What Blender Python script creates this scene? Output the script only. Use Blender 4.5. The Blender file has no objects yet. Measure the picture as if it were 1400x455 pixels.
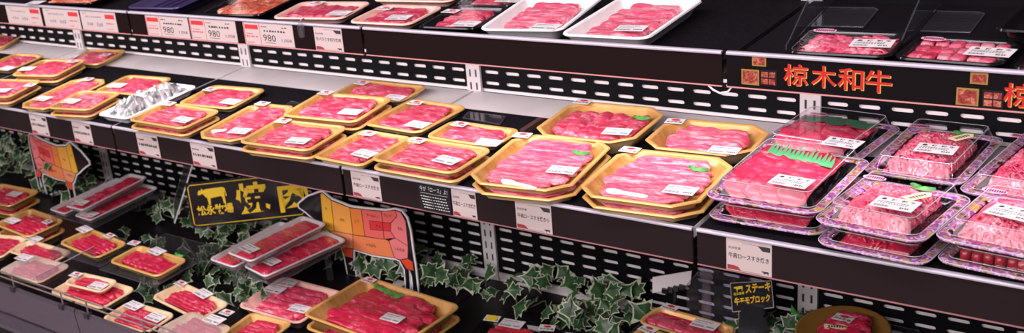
import bpy, math, random
from mathutils import Vector, Matrix, noise
# world: X runs along the case, Y into it, Z up; 0,0,0 is on the front lip of the middle shelf (metres)
GEO={'zu': 0.265, 'yu': 0.123, 'hu': 0.061, 'hm': 0.0659, 'yb': 0.5082, 'X0': 0.2091, 'B': 0.75}
CAM={'loc': [0.9904, -1.711, 0.8874],
 'right': [0.7027909316572271, 0.6919509822846105, -0.16519305220174846],
 'up': [-0.14186028855400432, 0.36385936357021964, 0.9205878676550378],
 'fwd': [-0.6971087181435486, 0.6235464711291673, -0.3538774271278419],
 'f': 1601.42498386373,
 'cx': 299.56709488908336,
 'cy': 241.64454761099242}
TRAYS=[{'kind': 'gold',
  'meat': 'band',
  'loc': (-2.4707, 0.4297, 0.0),
  'yaw': 0.422,
  'w': 0.2382,
  'd': 0.17,
  'h': 0.0165,
  'label': 'gold tray cut off by the picture edge, at the back on the white deck strip',
  'group': 'gold foam meat trays on the middle shelf',
  'shape': 'round',
  'film': 1},
 {'kind': 'gold',
  'meat': 'band',
  'loc': (-1.8493, 0.4039, 0.0),
  'yaw': 0.187,
  'w': 0.165,
  'd': 0.145,
  'h': 0.0165,
  'label': 'gold tray of dark red beef on the white deck strip, far left back',
  'group': 'gold foam meat trays on the middle shelf',
  'shape': 'round',
  'film': 1,
  'price': [(-0.0807, -0.0113)],
  'brand': [(0.0431, 0.0087)]},
 {'kind': 'gold',
  'meat': 'band',
  'loc': (-2.1191, 0.2898, 0.0),
  'yaw': 0.08,
  'w': 0.1487,
  'd': 0.1584,
  'h': 0.0165,
  'label': 'gold tray mostly hidden behind the tray with white sticker, at the far left back',
  'group': 'gold foam meat trays on the middle shelf',
  'shape': 'round',
  'film': 1,
  'price': [(0.0563, -0.0687)]},
 {'kind': 'gold',
  'meat': 'band',
  'loc': (-1.8579, 0.241, 0.0171),
  'yaw': 0.212,
  'w': 0.18,
  'd': 0.155,
  'h': 0.0165,
  'label': 'upper gold tray of the second row stack at the far left',
  'group': 'gold foam meat trays on the middle shelf',
  'shape': 'round',
  'film': 1,
  'price': [(-0.0657, -0.0239)],
  'brand': [(0.0516, 0.0497)]},
 {'kind': 'gold',
  'meat': 'band',
  'loc': (-1.8539, 0.237, 0),
  'yaw': 0.232,
  'w': 0.18,
  'd': 0.155,
  'h': 0.0165,
  'label': 'lower gold tray carrying the second row stack at the far left',
  'group': 'gold foam meat trays on the middle shelf',
  'shape': 'round',
  'film': 1,
  'below': 1},
 {'kind': 'gold',
  'meat': 'band',
  'loc': (-1.8437, 0.052, 0.0171),
  'yaw': 0.215,
  'w': 0.2,
  'd': 0.15,
  'h': 0.0165,
  'label': 'upper gold tray of the leftmost front stack, half cut by the picture edge',
  'group': 'gold foam meat trays on the middle shelf',
  'shape': 'round',
  'film': 1,
  'price': [(0.0344, -0.0293)],
  'brand': [(0.0986, 0.0189)]},
 {'kind': 'gold',
  'meat': 'band',
  'loc': (-1.8397, 0.048, 0),
  'yaw': 0.235,
  'w': 0.2,
  'd': 0.15,
  'h': 0.0165,
  'label': 'lower gold tray of the leftmost front stack, half cut by the picture edge',
  'group': 'gold foam meat trays on the middle shelf',
  'shape': 'round',
  'film': 1,
  'below': 1},
 {'kind': 'gold',
  'meat': 'band',
  'loc': (-1.6321, 0.1169, 0.0),
  'yaw': 0.124,
  'w': 0.1354,
  'd': 0.2493,
  'h': 0.0165,
  'label': 'single narrow gold tray of pink beef between the leftmost front stack and its neighbour',
  'group': 'gold foam meat trays on the middle shelf',
  'shape': 'oct',
  'film': 1,
  'price': [(-0.0249, -0.0583)],
  'brand': [(-0.0086, 0.1081)]},
 {'kind': 'gold',
  'meat': 'band',
  'loc': (-1.4617, 0.0582, 0.0171),
  'yaw': 0.186,
  'w': 0.1503,
  'd': 0.1422,
  'h': 0.0165,
  'label': 'upper gold tray of the stack just left of the crumpled silver film package',
  'group': 'gold foam meat trays on the middle shelf',
  'shape': 'round',
  'film': 1,
  'price': [(-0.0294, -0.0214)]},
 {'kind': 'gold',
  'meat': 'band',
  'loc': (-1.4577, 0.0542, 0),
  'yaw': 0.206,
  'w': 0.1503,
  'd': 0.1422,
  'h': 0.0165,
  'label': 'lower gold tray of the stack just left of the crumpled silver film package',
  'group': 'gold foam meat trays on the middle shelf',
  'shape': 'round',
  'film': 1,
  'below': 1},
 {'kind': 'gold',
  'meat': 'band',
  'loc': (-1.4699, 0.2373, 0.0),
  'yaw': 0.104,
  'w': 0.1758,
  'd': 0.1455,
  'h': 0.0165,
  'label': 'gold tray behind the crumpled silver film package',
  'group': 'gold foam meat trays on the middle shelf',
  'shape': 'round',
  'film': 1,
  'price': [(-0.0413, -0.0228)]},
 {'kind': 'foil',
  'meat': 'foil',
  'loc': (-1.3043, 0.1434, 0.0),
  'yaw': 0.024,
  'w': 0.118,
  'd': 0.26,
  'h': 0.02,
  'label': 'white tray heaped with crumpled silvery clear film on the middle shelf',
  'group': None,
  'shape': 'round',
  'film': 0},
 {'kind': 'gold',
  'meat': 'band',
  'loc': (-1.1026, 0.0507, 0.0171),
  'yaw': 0.001,
  'w': 0.2037,
  'd': 0.1333,
  'h': 0.0165,
  'label': 'upper gold tray of the stack just right of the crumpled silver film package',
  'group': 'gold foam meat trays on the middle shelf',
  'shape': 'round',
  'film': 1,
  'price': [(0.0576, -0.024)],
  'brand': [(-0.0739, 0.0525)]},
 {'kind': 'gold',
  'meat': 'band',
  'loc': (-1.0986, 0.046700000000000005, 0),
  'yaw': 0.021,
  'w': 0.2037,
  'd': 0.1333,
  'h': 0.0165,
  'label': 'lower gold tray of the stack just right of the crumpled silver film package',
  'group': 'gold foam meat trays on the middle shelf',
  'shape': 'round',
  'film': 1,
  'below': 1},
 {'kind': 'gold',
  'meat': 'band',
  'loc': (-1.1228, 0.2369, 0.0),
  'yaw': 0.084,
  'w': 0.1822,
  'd': 0.1518,
  'h': 0.0165,
  'label': 'single gold tray in the second row right of the crumpled film package',
  'group': 'gold foam meat trays on the middle shelf',
  'shape': 'round',
  'film': 1,
  'price': [(0.0614, -0.0363)],
  'brand': [(-0.0666, 0.0314)]},
 {'kind': 'gold',
  'meat': 'band',
  'loc': (-0.9143, 0.1132, 0.0),
  'yaw': 0.076,
  'w': 0.1452,
  'd': 0.2389,
  'h': 0.0165,
  'label': 'eight sided gold tray with a small white fat piece at its front left',
  'group': 'gold foam meat trays on the middle shelf',
  'shape': 'oct',
  'film': 1,
  'price': [(0.0298, -0.0654)],
  'brand': [(-0.0396, 0.1079)],
  'fat': [(-0.0323, -0.0757)]},
 {'kind': 'gold',
  'meat': 'band',
  'loc': (-0.7108, 0.0471, 0.0171),
  'yaw': 0.066,
  'w': 0.2008,
  'd': 0.1502,
  'h': 0.0165,
  'label': 'upper gold tray in the front stack right of the fat piece tray',
  'group': 'gold foam meat trays on the middle shelf',
  'shape': 'round',
  'film': 1,
  'price': [(0.0433, -0.0368)],
  'brand': [(-0.072, 0.0582)]},
 {'kind': 'gold',
  'meat': 'band',
  'loc': (-0.7068, 0.0431, 0),
  'yaw': 0.086,
  'w': 0.2008,
  'd': 0.1502,
  'h': 0.0165,
  'label': 'lower gold tray in the front stack right of the fat piece tray',
  'group': 'gold foam meat trays on the middle shelf',
  'shape': 'round',
  'film': 1,
  'below': 1},
 {'kind': 'gold',
  'meat': 'band',
  'loc': (-0.731, 0.2276, 0.0171),
  'yaw': 0.087,
  'w': 0.209,
  'd': 0.1663,
  'h': 0.0165,
  'label': 'smooth pink beef in the upper gold tray of the second row two tray stack',
  'group': 'gold foam meat trays on the middle shelf',
  'shape': 'round',
  'film': 1,
  'price': [(0.0594, -0.0318)],
  'brand': [(-0.0813, 0.0709)]},
 {'kind': 'gold',
  'meat': 'band',
  'loc': (-0.727, 0.2236, 0),
  'yaw': 0.107,
  'w': 0.209,
  'd': 0.1663,
  'h': 0.0165,
  'label': 'lower gold tray of the second row stack under the smooth pink beef',
  'group': 'gold foam meat trays on the middle shelf',
  'shape': 'round',
  'film': 1,
  'below': 1},
 {'kind': 'gold',
  'meat': 'band',
  'loc': (-0.7383, 0.3968, 0.0),
  'yaw': 0.016,
  'w': 0.2074,
  'd': 0.1164,
  'h': 0.0165,
  'label': 'gold tray of plain red beef at the very back against the white deck strip',
  'group': 'gold foam meat trays on the middle shelf',
  'shape': 'round',
  'film': 1,
  'price': [(0.076, -0.0443)],
  'brand': [(-0.0728, 0.0255)]},
 {'kind': 'gold',
  'meat': 'band',
  'loc': (-0.5385, 0.0733, 0.0),
  'yaw': -0.032,
  'w': 0.1412,
  'd': 0.1736,
  'h': 0.0165,
  'label': 'single narrow gold tray in front, left of the last two tray small stack',
  'group': 'gold foam meat trays on the middle shelf',
  'shape': 'round',
  'film': 1,
  'price': [(0.0356, -0.0354)],
  'brand': [(-0.035, 0.0622)]},
 {'kind': 'gold',
  'meat': 'band',
  'loc': (-0.5464, 0.275, 0.0),
  'yaw': -0.049,
  'w': 0.16,
  'd': 0.1802,
  'h': 0.0165,
  'label': 'gold tray of marbled beef in the second row behind the narrow front tray',
  'group': 'gold foam meat trays on the middle shelf',
  'shape': 'round',
  'film': 1,
  'price': [(0.0496, -0.0527)],
  'brand': [(-0.0448, 0.0592)]},
 {'kind': 'gold',
  'meat': 'band',
  'loc': (-0.3497, 0.0553, 0.0171),
  'yaw': -0.021,
  'w': 0.2068,
  'd': 0.1382,
  'h': 0.0165,
  'label': 'upper small gold tray of marbled beef in the front stack above the chalkboard card',
  'group': 'gold foam meat trays on the middle shelf',
  'shape': 'round',
  'film': 1,
  'price': [(0.0561, -0.0212)],
  'brand': [(-0.0639, 0.044)]},
 {'kind': 'gold',
  'meat': 'band',
  'loc': (-0.3457, 0.0513, 0),
  'yaw': -0.001,
  'w': 0.2068,
  'd': 0.1382,
  'h': 0.0165,
  'label': 'lower small gold tray in the front stack above the chalkboard card',
  'group': 'gold foam meat trays on the middle shelf',
  'shape': 'round',
  'film': 1,
  'below': 1},
 {'kind': 'gold',
  'meat': 'band',
  'loc': (-0.3601, 0.2199, 0.0),
  'yaw': -0.014,
  'w': 0.1746,
  'd': 0.1049,
  'h': 0.0165,
  'label': 'single gold tray just in front of the loose clear acrylic plate',
  'group': 'gold foam meat trays on the middle shelf',
  'shape': 'round',
  'film': 1,
  'price': [(0.0663, -0.041)],
  'brand': [(-0.0511, 0.0282)]},
 {'kind': 'gold',
  'meat': 'bandbig',
  'loc': (-0.129, 0.0983, 0.0171),
  'yaw': 0.123,
  'w': 0.2,
  'd': 0.255,
  'h': 0.0165,
  'label': 'upper large gold tray with white fat strip, left one of the two large stacks',
  'group': 'gold foam meat trays on the middle shelf',
  'shape': 'oct',
  'film': 1,
  'price': [(0.0594, -0.039)],
  'brand': [(-0.0844, 0.1093)],
  'leaf': [('leaf', 0.062, 0.0524)],
  'fat': [(-0.0203, -0.1073), (0.0186, -0.118)]},
 {'kind': 'gold',
  'meat': 'bandbig',
  'loc': (-0.125, 0.0943, 0),
  'yaw': 0.143,
  'w': 0.2,
  'd': 0.255,
  'h': 0.0165,
  'label': 'lower large gold tray, left one of the two large stacks',
  'group': 'gold foam meat trays on the middle shelf',
  'shape': 'oct',
  'film': 1,
  'below': 1},
 {'kind': 'gold',
  'meat': 'bandy',
  'loc': (-0.1253, 0.3196, 0.0),
  'yaw': 0.044,
  'w': 0.2076,
  'd': 0.2027,
  'h': 0.035,
  'label': 'large gold tray of ribbed marbled beef at the back, highest in its row',
  'group': 'gold foam meat trays on the middle shelf',
  'shape': 'oct',
  'film': 1,
  'price': [(0.0602, -0.0511)],
  'brand': [(-0.0782, 0.0884)],
  'leaf': [('leaf', 0.0745, 0.0372)]},
 {'kind': 'gold',
  'meat': 'bandbig',
  'loc': (0.0907, 0.3184, 0.0),
  'yaw': 0.061,
  'w': 0.1981,
  'd': 0.1591,
  'h': 0.03,
  'label': 'large gold tray of wide marbled slices at the back beside the lidded trays',
  'group': 'gold foam meat trays on the middle shelf',
  'shape': 'oct',
  'film': 1,
  'price': [(0.0551, -0.0645)],
  'brand': [(-0.0794, 0.0533)]},
 {'kind': 'gold',
  'meat': 'bandbig',
  'loc': (0.0948, 0.1047, 0.0171),
  'yaw': 0.071,
  'w': 0.2101,
  'd': 0.2267,
  'h': 0.0165,
  'label': 'large eight sided gold tray with white fat strip next to the clear lidded trays',
  'group': 'gold foam meat trays on the middle shelf',
  'shape': 'oct',
  'film': 1,
  'price': [(0.0619, -0.0512)],
  'brand': [(-0.0867, 0.0968)],
  'leaf': [('leaf', 0.0591, 0.0502)],
  'fat': [(-0.0461, -0.0819), (-0.0069, -0.0855)]},
 {'kind': 'gold',
  'meat': 'bandbig',
  'loc': (0.0988, 0.1007, 0),
  'yaw': 0.091,
  'w': 0.2101,
  'd': 0.2267,
  'h': 0.0165,
  'label': 'lower large gold tray of the stack next to the clear lidded trays',
  'group': 'gold foam meat trays on the middle shelf',
  'shape': 'oct',
  'film': 1,
  'below': 1},
 {'kind': 'print',
  'meat': 'steak',
  'loc': (0.3035, 0.142, 0.033),
  'yaw': -0.011,
  'w': 0.178,
  'd': 0.235,
  'h': 0.014,
  'label': 'clear lidded tray of thick red slices with a green plastic grass strip across',
  'group': 'clear lidded meat trays on the middle shelf',
  'shape': 'round',
  'film': 1,
  'price': [(0.0316, -0.0692)],
  'script': [(-0.0675, 0.1119)],
  'leaf': [('grass', -0.017, 0.0519)],
  'lid': 0.026},
 {'kind': 'print',
  'meat': 'steak',
  'loc': (0.3075, 0.13799999999999998, 0),
  'yaw': 0.009,
  'w': 0.178,
  'd': 0.235,
  'h': 0.014,
  'label': 'lower lidded tray of red meat beneath the tray with the green grass strip',
  'group': 'clear lidded meat trays on the middle shelf',
  'shape': 'round',
  'film': 1,
  'lid': 0.018,
  'below': 1},
 {'kind': 'print',
  'meat': 'steak',
  'loc': (0.278, 0.4008, 0.0),
  'yaw': -0.095,
  'w': 0.172,
  'd': 0.195,
  'h': 0.02,
  'label': 'clear lidded tray at the back with flat dark green leaves on the meat',
  'group': 'clear lidded meat trays on the middle shelf',
  'shape': 'round',
  'film': 1,
  'price': [(0.0569, -0.0753)],
  'script': [(-0.0619, 0.0935)],
  'leaf': [('wide', 0.0233, 0.0593)],
  'lid': 0.026},
 {'kind': 'print',
  'meat': 'shred',
  'loc': (0.4529, 0.3783, 0.0),
  'yaw': -0.037,
  'w': 0.148,
  'd': 0.2221,
  'h': 0.02,
  'label': 'clear lidded tray of shaved beef in the second row with a pointed cream tag',
  'group': 'clear lidded meat trays on the middle shelf',
  'shape': 'round',
  'film': 1,
  'price': [(0.0139, -0.0376)],
  'script': [(-0.0569, 0.1079)],
  'tag': [(0.0335, 0.0256)],
  'leaf': [('leaf', 0.0333, 0.0531)],
  'lid': 0.026},
 {'kind': 'print',
  'meat': 'shred',
  'loc': (0.4776, 0.0825, 0.033),
  'yaw': -0.108,
  'w': 0.155,
  'd': 0.1815,
  'h': 0.014,
  'label': 'upper lidded tray of shaved beef in front with a pointed cream tag and green leaf',
  'group': 'clear lidded meat trays on the middle shelf',
  'shape': 'round',
  'film': 1,
  'price': [(0.0184, -0.0366)],
  'script': [(-0.0643, 0.0881)],
  'tag': [(0.0345, 0.0026)],
  'leaf': [('leaf', 0.0261, 0.0461)],
  'lid': 0.026},
 {'kind': 'print',
  'meat': 'shred',
  'loc': (0.48160000000000003, 0.0785, 0),
  'yaw': -0.088,
  'w': 0.155,
  'd': 0.1815,
  'h': 0.014,
  'label': 'lower lidded tray beneath the front shaved beef tray with the cream tag',
  'group': 'clear lidded meat trays on the middle shelf',
  'shape': 'round',
  'film': 1,
  'lid': 0.018,
  'below': 1},
 {'kind': 'print',
  'meat': 'shred',
  'loc': (0.6037, 0.3637, 0.0),
  'yaw': -0.105,
  'w': 0.135,
  'd': 0.2585,
  'h': 0.02,
  'label': 'clear lidded tray of shaved beef cut off by the right picture edge, second row',
  'group': 'clear lidded meat trays on the middle shelf',
  'shape': 'round',
  'film': 1,
  'script': [(-0.0625, 0.1186)],
  'lid': 0.026},
 {'kind': 'print',
  'meat': 'shred',
  'loc': (0.6327, 0.0877, 0.033),
  'yaw': -0.112,
  'w': 0.1437,
  'd': 0.1746,
  'h': 0.014,
  'label': 'upper lidded tray of shaved beef at the front right corner of the picture',
  'group': 'clear lidded meat trays on the middle shelf',
  'shape': 'round',
  'film': 1,
  'price': [(0.0023, -0.0171)],
  'script': [(-0.0577, 0.0917)],
  'lid': 0.026},
 {'kind': 'print',
  'meat': 'cube',
  'loc': (0.6367, 0.0837, 0),
  'yaw': -0.092,
  'w': 0.1437,
  'd': 0.1746,
  'h': 0.014,
  'label': 'lower lidded tray of brown beef cubes at the front right corner',
  'group': 'clear lidded meat trays on the middle shelf',
  'shape': 'round',
  'film': 1,
  'lid': 0.018,
  'below': 1},
 {'kind': 'black',
  'meat': 'band',
  'loc': (-1.6021, 0.2063, 0.245),
  'yaw': 0.13,
  'w': 0.2209,
  'd': 0.1219,
  'h': 0.022,
  'label': 'black tray of orange red meat at the far left of the upper shelf',
  'group': 'meat trays on the upper shelf',
  'shape': 'round',
  'film': 1,
  'price': [(-0.0962, -0.0633)],
  'color': 'orange'},
 {'kind': 'black',
  'meat': 'bandy',
  'loc': (-0.9619, 0.2553, 0.245),
  'yaw': 0.1,
  'w': 0.1855,
  'd': 0.2302,
  'h': 0.022,
  'label': 'film wrapped tray of orange seasoned meat left of the pink foam trays',
  'group': 'meat trays on the upper shelf',
  'shape': 'round',
  'film': 1,
  'color': 'orange'},
 {'kind': 'purple',
  'meat': 'none',
  'loc': (-1.2441, 0.2742, 0.245),
  'yaw': 0.111,
  'w': 0.1774,
  'd': 0.2523,
  'h': 0.024,
  'label': 'empty dark purple ribbed tray standing on the upper shelf',
  'group': None,
  'shape': 'round',
  'film': 0},
 {'kind': 'pink',
  'meat': 'shingle',
  'loc': (-0.7442, 0.2347, 0.245),
  'yaw': 0.137,
  'w': 0.19,
  'd': 0.135,
  'h': 0.0165,
  'label': 'pink foam tray of ribbed slices above the price cards, left of the other pink tray',
  'group': 'meat trays on the upper shelf',
  'shape': 'round',
  'film': 1,
  'price': [(0.0699, -0.0362)],
  'brand': [(-0.0392, 0.043)]},
 {'kind': 'pink',
  'meat': 'band',
  'loc': (-0.5353, 0.2334, 0.245),
  'yaw': 0.046,
  'w': 0.158,
  'd': 0.14,
  'h': 0.0165,
  'label': 'pink foam tray of flat slices beside the black meat tray on the upper shelf',
  'group': 'meat trays on the upper shelf',
  'shape': 'round',
  'film': 1,
  'price': [(0.0296, -0.0311)],
  'brand': [(-0.0451, 0.0276)]},
 {'kind': 'pink',
  'meat': 'band',
  'loc': (-0.578, 0.4153, 0.245),
  'yaw': 0.09,
  'w': 0.2014,
  'd': 0.1678,
  'h': 0.0165,
  'label': 'pink foam tray at the back of the upper shelf behind the black meat tray',
  'group': 'meat trays on the upper shelf',
  'shape': 'round',
  'film': 1},
 {'kind': 'black',
  'meat': 'band',
  'loc': (-0.3566, 0.2253, 0.245),
  'yaw': 0.064,
  'w': 0.1318,
  'd': 0.1579,
  'h': 0.022,
  'label': 'black tray of pale sliced meat with gold back edge beside the white trays',
  'group': 'meat trays on the upper shelf',
  'shape': 'round',
  'film': 1,
  'price': [(0.0366, -0.0582)],
  'brand': [(-0.0436, 0.0226)]},
 {'kind': 'black',
  'meat': 'band',
  'loc': (-0.3783, 0.3944, 0.245),
  'yaw': 0.093,
  'w': 0.1313,
  'd': 0.1806,
  'h': 0.022,
  'label': 'black tray of red meat cut off by the top edge, left of the white trays',
  'group': 'meat trays on the upper shelf',
  'shape': 'round',
  'film': 1,
  'price': [(0.0469, -0.0562)]},
 {'kind': 'white',
  'meat': 'bandbig',
  'loc': (-0.1999, 0.2572, 0.245),
  'yaw': 0.144,
  'w': 0.165,
  'd': 0.23,
  'h': 0.028,
  'label': 'white foam tray of large pale pink slices, left one of the white pair',
  'group': 'meat trays on the upper shelf',
  'shape': 'round',
  'film': 0,
  'price': [(0.046, -0.0964)]},
 {'kind': 'white',
  'meat': 'bandbig',
  'loc': (-0.0161, 0.2623, 0.245),
  'yaw': 0.041,
  'w': 0.165,
  'd': 0.255,
  'h': 0.028,
  'label': 'white foam tray of large pale pink slices, right one of the white pair',
  'group': 'meat trays on the upper shelf',
  'shape': 'round',
  'film': 0,
  'price': [(0.0303, -0.0753)]},
 {'kind': 'black',
  'meat': 'curl',
  'loc': (0.3658, 0.2204, 0.245),
  'yaw': 0.048,
  'w': 0.1515,
  'd': 0.1311,
  'h': 0.0165,
  'label': 'glossy black tray of curled pink scraps above the red lettering',
  'group': 'meat trays on the upper shelf',
  'shape': 'round',
  'film': 1,
  'price': [(0.0363, -0.011)],
  'script': [(-0.0478, 0.0424)]},
 {'kind': 'black',
  'meat': 'cube',
  'loc': (0.5195, 0.2152, 0.245),
  'yaw': -0.031,
  'w': 0.1422,
  'd': 0.1205,
  'h': 0.0165,
  'label': 'glossy black tray of cubed pink beef on the upper shelf, second from right',
  'group': 'meat trays on the upper shelf',
  'shape': 'round',
  'film': 1,
  'price': [(0.0442, -0.0121)],
  'script': [(-0.043, 0.0309)]},
 {'kind': 'black',
  'meat': 'cube',
  'loc': (0.6696, 0.2023, 0.245),
  'yaw': -0.078,
  'w': 0.1294,
  'd': 0.1222,
  'h': 0.0165,
  'label': 'black tray cut off at the right end of the upper shelf',
  'group': 'meat trays on the upper shelf',
  'shape': 'round',
  'film': 1},
 {'kind': 'black',
  'meat': 'none',
  'loc': (0.6203, 0.3269, 0.2715),
  'yaw': -0.026,
  'w': 0.1217,
  'd': 0.1843,
  'h': 0.0165,
  'label': 'glossy black tray lying farther back at the right end of the upper shelf',
  'group': 'meat trays on the upper shelf',
  'shape': 'round',
  'film': 1},
 {'kind': 'gold',
  'meat': 'band',
  'loc': (-2.2474, 0.2226, -0.4694),
  'yaw': 0.068,
  'w': 0.2137,
  'd': 0.1363,
  'h': 0.03,
  'label': 'gold tray at the left picture edge in front of the left cow board',
  'group': 'meat trays on the bottom deck',
  'shape': 'round',
  'film': 1,
  'price': [(0.0378, 0.0107)]},
 {'kind': 'gold',
  'meat': 'band',
  'loc': (-2.2434, 0.2186, -0.5),
  'yaw': 0.088,
  'w': 0.2137,
  'd': 0.1363,
  'h': 0.03,
  'label': 'lower gold tray at the left picture edge in front of the left cow board',
  'group': 'meat trays on the bottom deck',
  'shape': 'round',
  'film': 1,
  'below': 1},
 {'kind': 'gold',
  'meat': 'band',
  'loc': (-1.9584, 0.1089, -0.4694),
  'yaw': -0.076,
  'w': 0.2069,
  'd': 0.1387,
  'h': 0.03,
  'label': 'pale gold tray with two stickers at the left edge, left of the slim trays',
  'group': 'meat trays on the bottom deck',
  'shape': 'round',
  'film': 1,
  'price': [(-0.0587, -0.0242)],
  'brand': [(0.064, 0.0285)]},
 {'kind': 'gold',
  'meat': 'band',
  'loc': (-1.9544, 0.1049, -0.5),
  'yaw': -0.056,
  'w': 0.2069,
  'd': 0.1387,
  'h': 0.03,
  'label': 'lower pale gold tray under the two sticker tray at the left edge',
  'group': 'meat trays on the bottom deck',
  'shape': 'round',
  'film': 1,
  'below': 1},
 {'kind': 'pale',
  'meat': 'band',
  'loc': (-1.9384, -0.0399, -0.47),
  'yaw': 0.283,
  'w': 0.1647,
  'd': 0.1472,
  'h': 0.02,
  'label': 'pale tray of red meat cut by the left picture edge, lower left',
  'group': 'meat trays on the bottom deck',
  'shape': 'round',
  'film': 1},
 {'kind': 'pale',
  'meat': 'band',
  'loc': (-1.7609, -0.0012, -0.47),
  'yaw': 0.023,
  'w': 0.2109,
  'd': 0.0883,
  'h': 0.02,
  'label': 'pale tray with a white sticker, between the left edge trays and the lidded gold tray',
  'group': 'meat trays on the bottom deck',
  'shape': 'round',
  'film': 1,
  'price': [(-0.0839, 0.0482)]},
 {'kind': 'pale',
  'meat': 'band',
  'loc': (-1.6299, -0.1136, -0.45),
  'yaw': 0.045,
  'w': 0.189,
  'd': 0.1193,
  'h': 0.025,
  'label': 'gold tray under shiny wrinkled film at the left end of the wire rail',
  'group': 'meat trays on the bottom deck',
  'shape': 'round',
  'film': 2,
  'price': [(-0.0654, 0.0198)]},
 {'kind': 'pale',
  'meat': 'band',
  'loc': (-1.3448, -0.1332, -0.44),
  'yaw': 0.02,
  'w': 0.2196,
  'd': 0.1229,
  'h': 0.022,
  'label': 'pale tray of red meat right behind the wire rail under a smaller tray',
  'group': 'meat trays on the bottom deck',
  'shape': 'round',
  'film': 0},
 {'kind': 'pale',
  'meat': 'band',
  'loc': (-1.3511, -0.1273, -0.414),
  'yaw': 0.094,
  'w': 0.1479,
  'd': 0.0698,
  'h': 0.016,
  'label': 'small clear wrapped tray lying on top of a larger tray at the wire rail',
  'group': 'meat trays on the bottom deck',
  'shape': 'round',
  'film': 1,
  'price': [(0.0415, -0.0133)],
  'brand': [(-0.0675, 0.0121)]},
 {'kind': 'gold',
  'meat': 'band',
  'loc': (-1.5563, 0.0482, -0.425),
  'yaw': -0.107,
  'w': 0.2012,
  'd': 0.1125,
  'h': 0.022,
  'label': 'gold tray on the left clear riser, in front of the slim trays',
  'group': 'meat trays on the bottom deck',
  'shape': 'round',
  'film': 1,
  'price': [(-0.101, 0.0384)],
  'brand': [(0.0102, 0.0518)]},
 {'kind': 'gold',
  'meat': 'shingle',
  'loc': (-1.3119, 0.0412, -0.425),
  'yaw': -0.019,
  'w': 0.2068,
  'd': 0.1143,
  'h': 0.022,
  'label': 'gold tray of bright red slices alone on the front clear riser',
  'group': 'meat trays on the bottom deck',
  'shape': 'round',
  'film': 1,
  'price': [(-0.0153, 0.0472)],
  'brand': [(-0.1188, 0.0532)],
  'leaf': [('leaf', 0.0615, 0.0607)]},
 {'kind': 'pale',
  'meat': 'band',
  'loc': (-1.1039, -0.0118, -0.47),
  'yaw': -0.143,
  'w': 0.2148,
  'd': 0.1034,
  'h': 0.022,
  'label': 'gold tray of bright red meat right of the rail, under a clear peaked lid',
  'group': 'meat trays on the bottom deck',
  'shape': 'round',
  'film': 1,
  'price': [(0.0059, 0.0403)],
  'brand': [(-0.0936, 0.0386)]},
 {'kind': 'pale',
  'meat': 'band',
  'loc': (-1.1184, -0.1709, -0.44),
  'yaw': 0.036,
  'w': 0.1692,
  'd': 0.1056,
  'h': 0.02,
  'label': 'pale pink tray at the wire rail between the stacked tray and the glaring one',
  'group': 'meat trays on the bottom deck',
  'shape': 'round',
  'film': 1,
  'price': [(0.0495, 0.0135), (-0.0494, 0.033)]},
 {'kind': 'pale',
  'meat': 'band',
  'loc': (-0.9385, -0.1511, -0.44),
  'yaw': -0.086,
  'w': 0.1605,
  'd': 0.1175,
  'h': 0.022,
  'label': 'tray under glaring crinkled film at the bottom edge near the wire rail',
  'group': 'meat trays on the bottom deck',
  'shape': 'round',
  'film': 2,
  'price': [(0.0259, 0.046)]},
 {'kind': 'gold',
  'meat': 'band',
  'loc': (-0.8385, -0.0438, -0.47),
  'yaw': 0.064,
  'w': 0.131,
  'd': 0.1253,
  'h': 0.025,
  'label': 'gold tray of red meat at the bottom edge beside the pink tray',
  'group': 'meat trays on the bottom deck',
  'shape': 'round',
  'film': 1,
  'brand': [(-0.1174, 0.0279)]},
 {'kind': 'pink',
  'meat': 'band',
  'loc': (-0.8989, 0.1427, -0.5),
  'yaw': 0.012,
  'w': 0.2078,
  'd': 0.1813,
  'h': 0.03,
  'label': 'pink foam tray with loose red slices left of the big gold stack',
  'group': 'meat trays on the bottom deck',
  'shape': 'round',
  'film': 0,
  'price': [(0.0585, -0.0317), (-0.0614, 0.0611), (-0.0672, 0.0183)]},
 {'kind': 'gold',
  'meat': 'bandbig',
  'loc': (-0.6218, 0.1583, -0.4694),
  'yaw': -0.073,
  'w': 0.3018,
  'd': 0.2303,
  'h': 0.03,
  'label': 'big gold tray fanned with marbled slices, in front of the right cow board',
  'group': 'meat trays on the bottom deck',
  'shape': 'round',
  'film': 1,
  'price': [(0.0542, -0.0178)],
  'brand': [(-0.1208, 0.0955)],
  'leaf': [('leafrow', -0.0534, 0.0743)]},
 {'kind': 'gold',
  'meat': 'bandbig',
  'loc': (-0.6178, 0.1543, -0.5),
  'yaw': -0.053,
  'w': 0.3018,
  'd': 0.2303,
  'h': 0.03,
  'label': 'lower big gold tray beneath the fanned slices in front of the right cow board',
  'group': 'meat trays on the bottom deck',
  'shape': 'round',
  'film': 1,
  'below': 1},
 {'kind': 'black',
  'meat': 'band',
  'loc': (-0.3121, 0.2065, -0.48),
  'yaw': 0.175,
  'w': 0.1589,
  'd': 0.1384,
  'h': 0.03,
  'label': 'black tray of dark red beef with a yellow round sticker at the bottom edge',
  'group': 'meat trays on the bottom deck',
  'shape': 'round',
  'film': 1,
  'price': [(-0.0063, 0.0482)],
  'brand': [(-0.0564, 0.0568)]},
 {'kind': 'black',
  'meat': 'band',
  'loc': (-0.1585, 0.2314, -0.48),
  'yaw': 0.24,
  'w': 0.1159,
  'd': 0.1382,
  'h': 0.03,
  'label': 'black tray with pink sticker at the bottom edge right of the yellow sticker tray',
  'group': 'meat trays on the bottom deck',
  'shape': 'round',
  'film': 1,
  'brand': [(-0.0793, 0.0601)]},
 {'kind': 'gold',
  'meat': 'steak',
  'loc': (0.011, 0.3891, -0.46),
  'yaw': -0.102,
  'w': 0.1849,
  'd': 0.0873,
  'h': 0.03,
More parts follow.
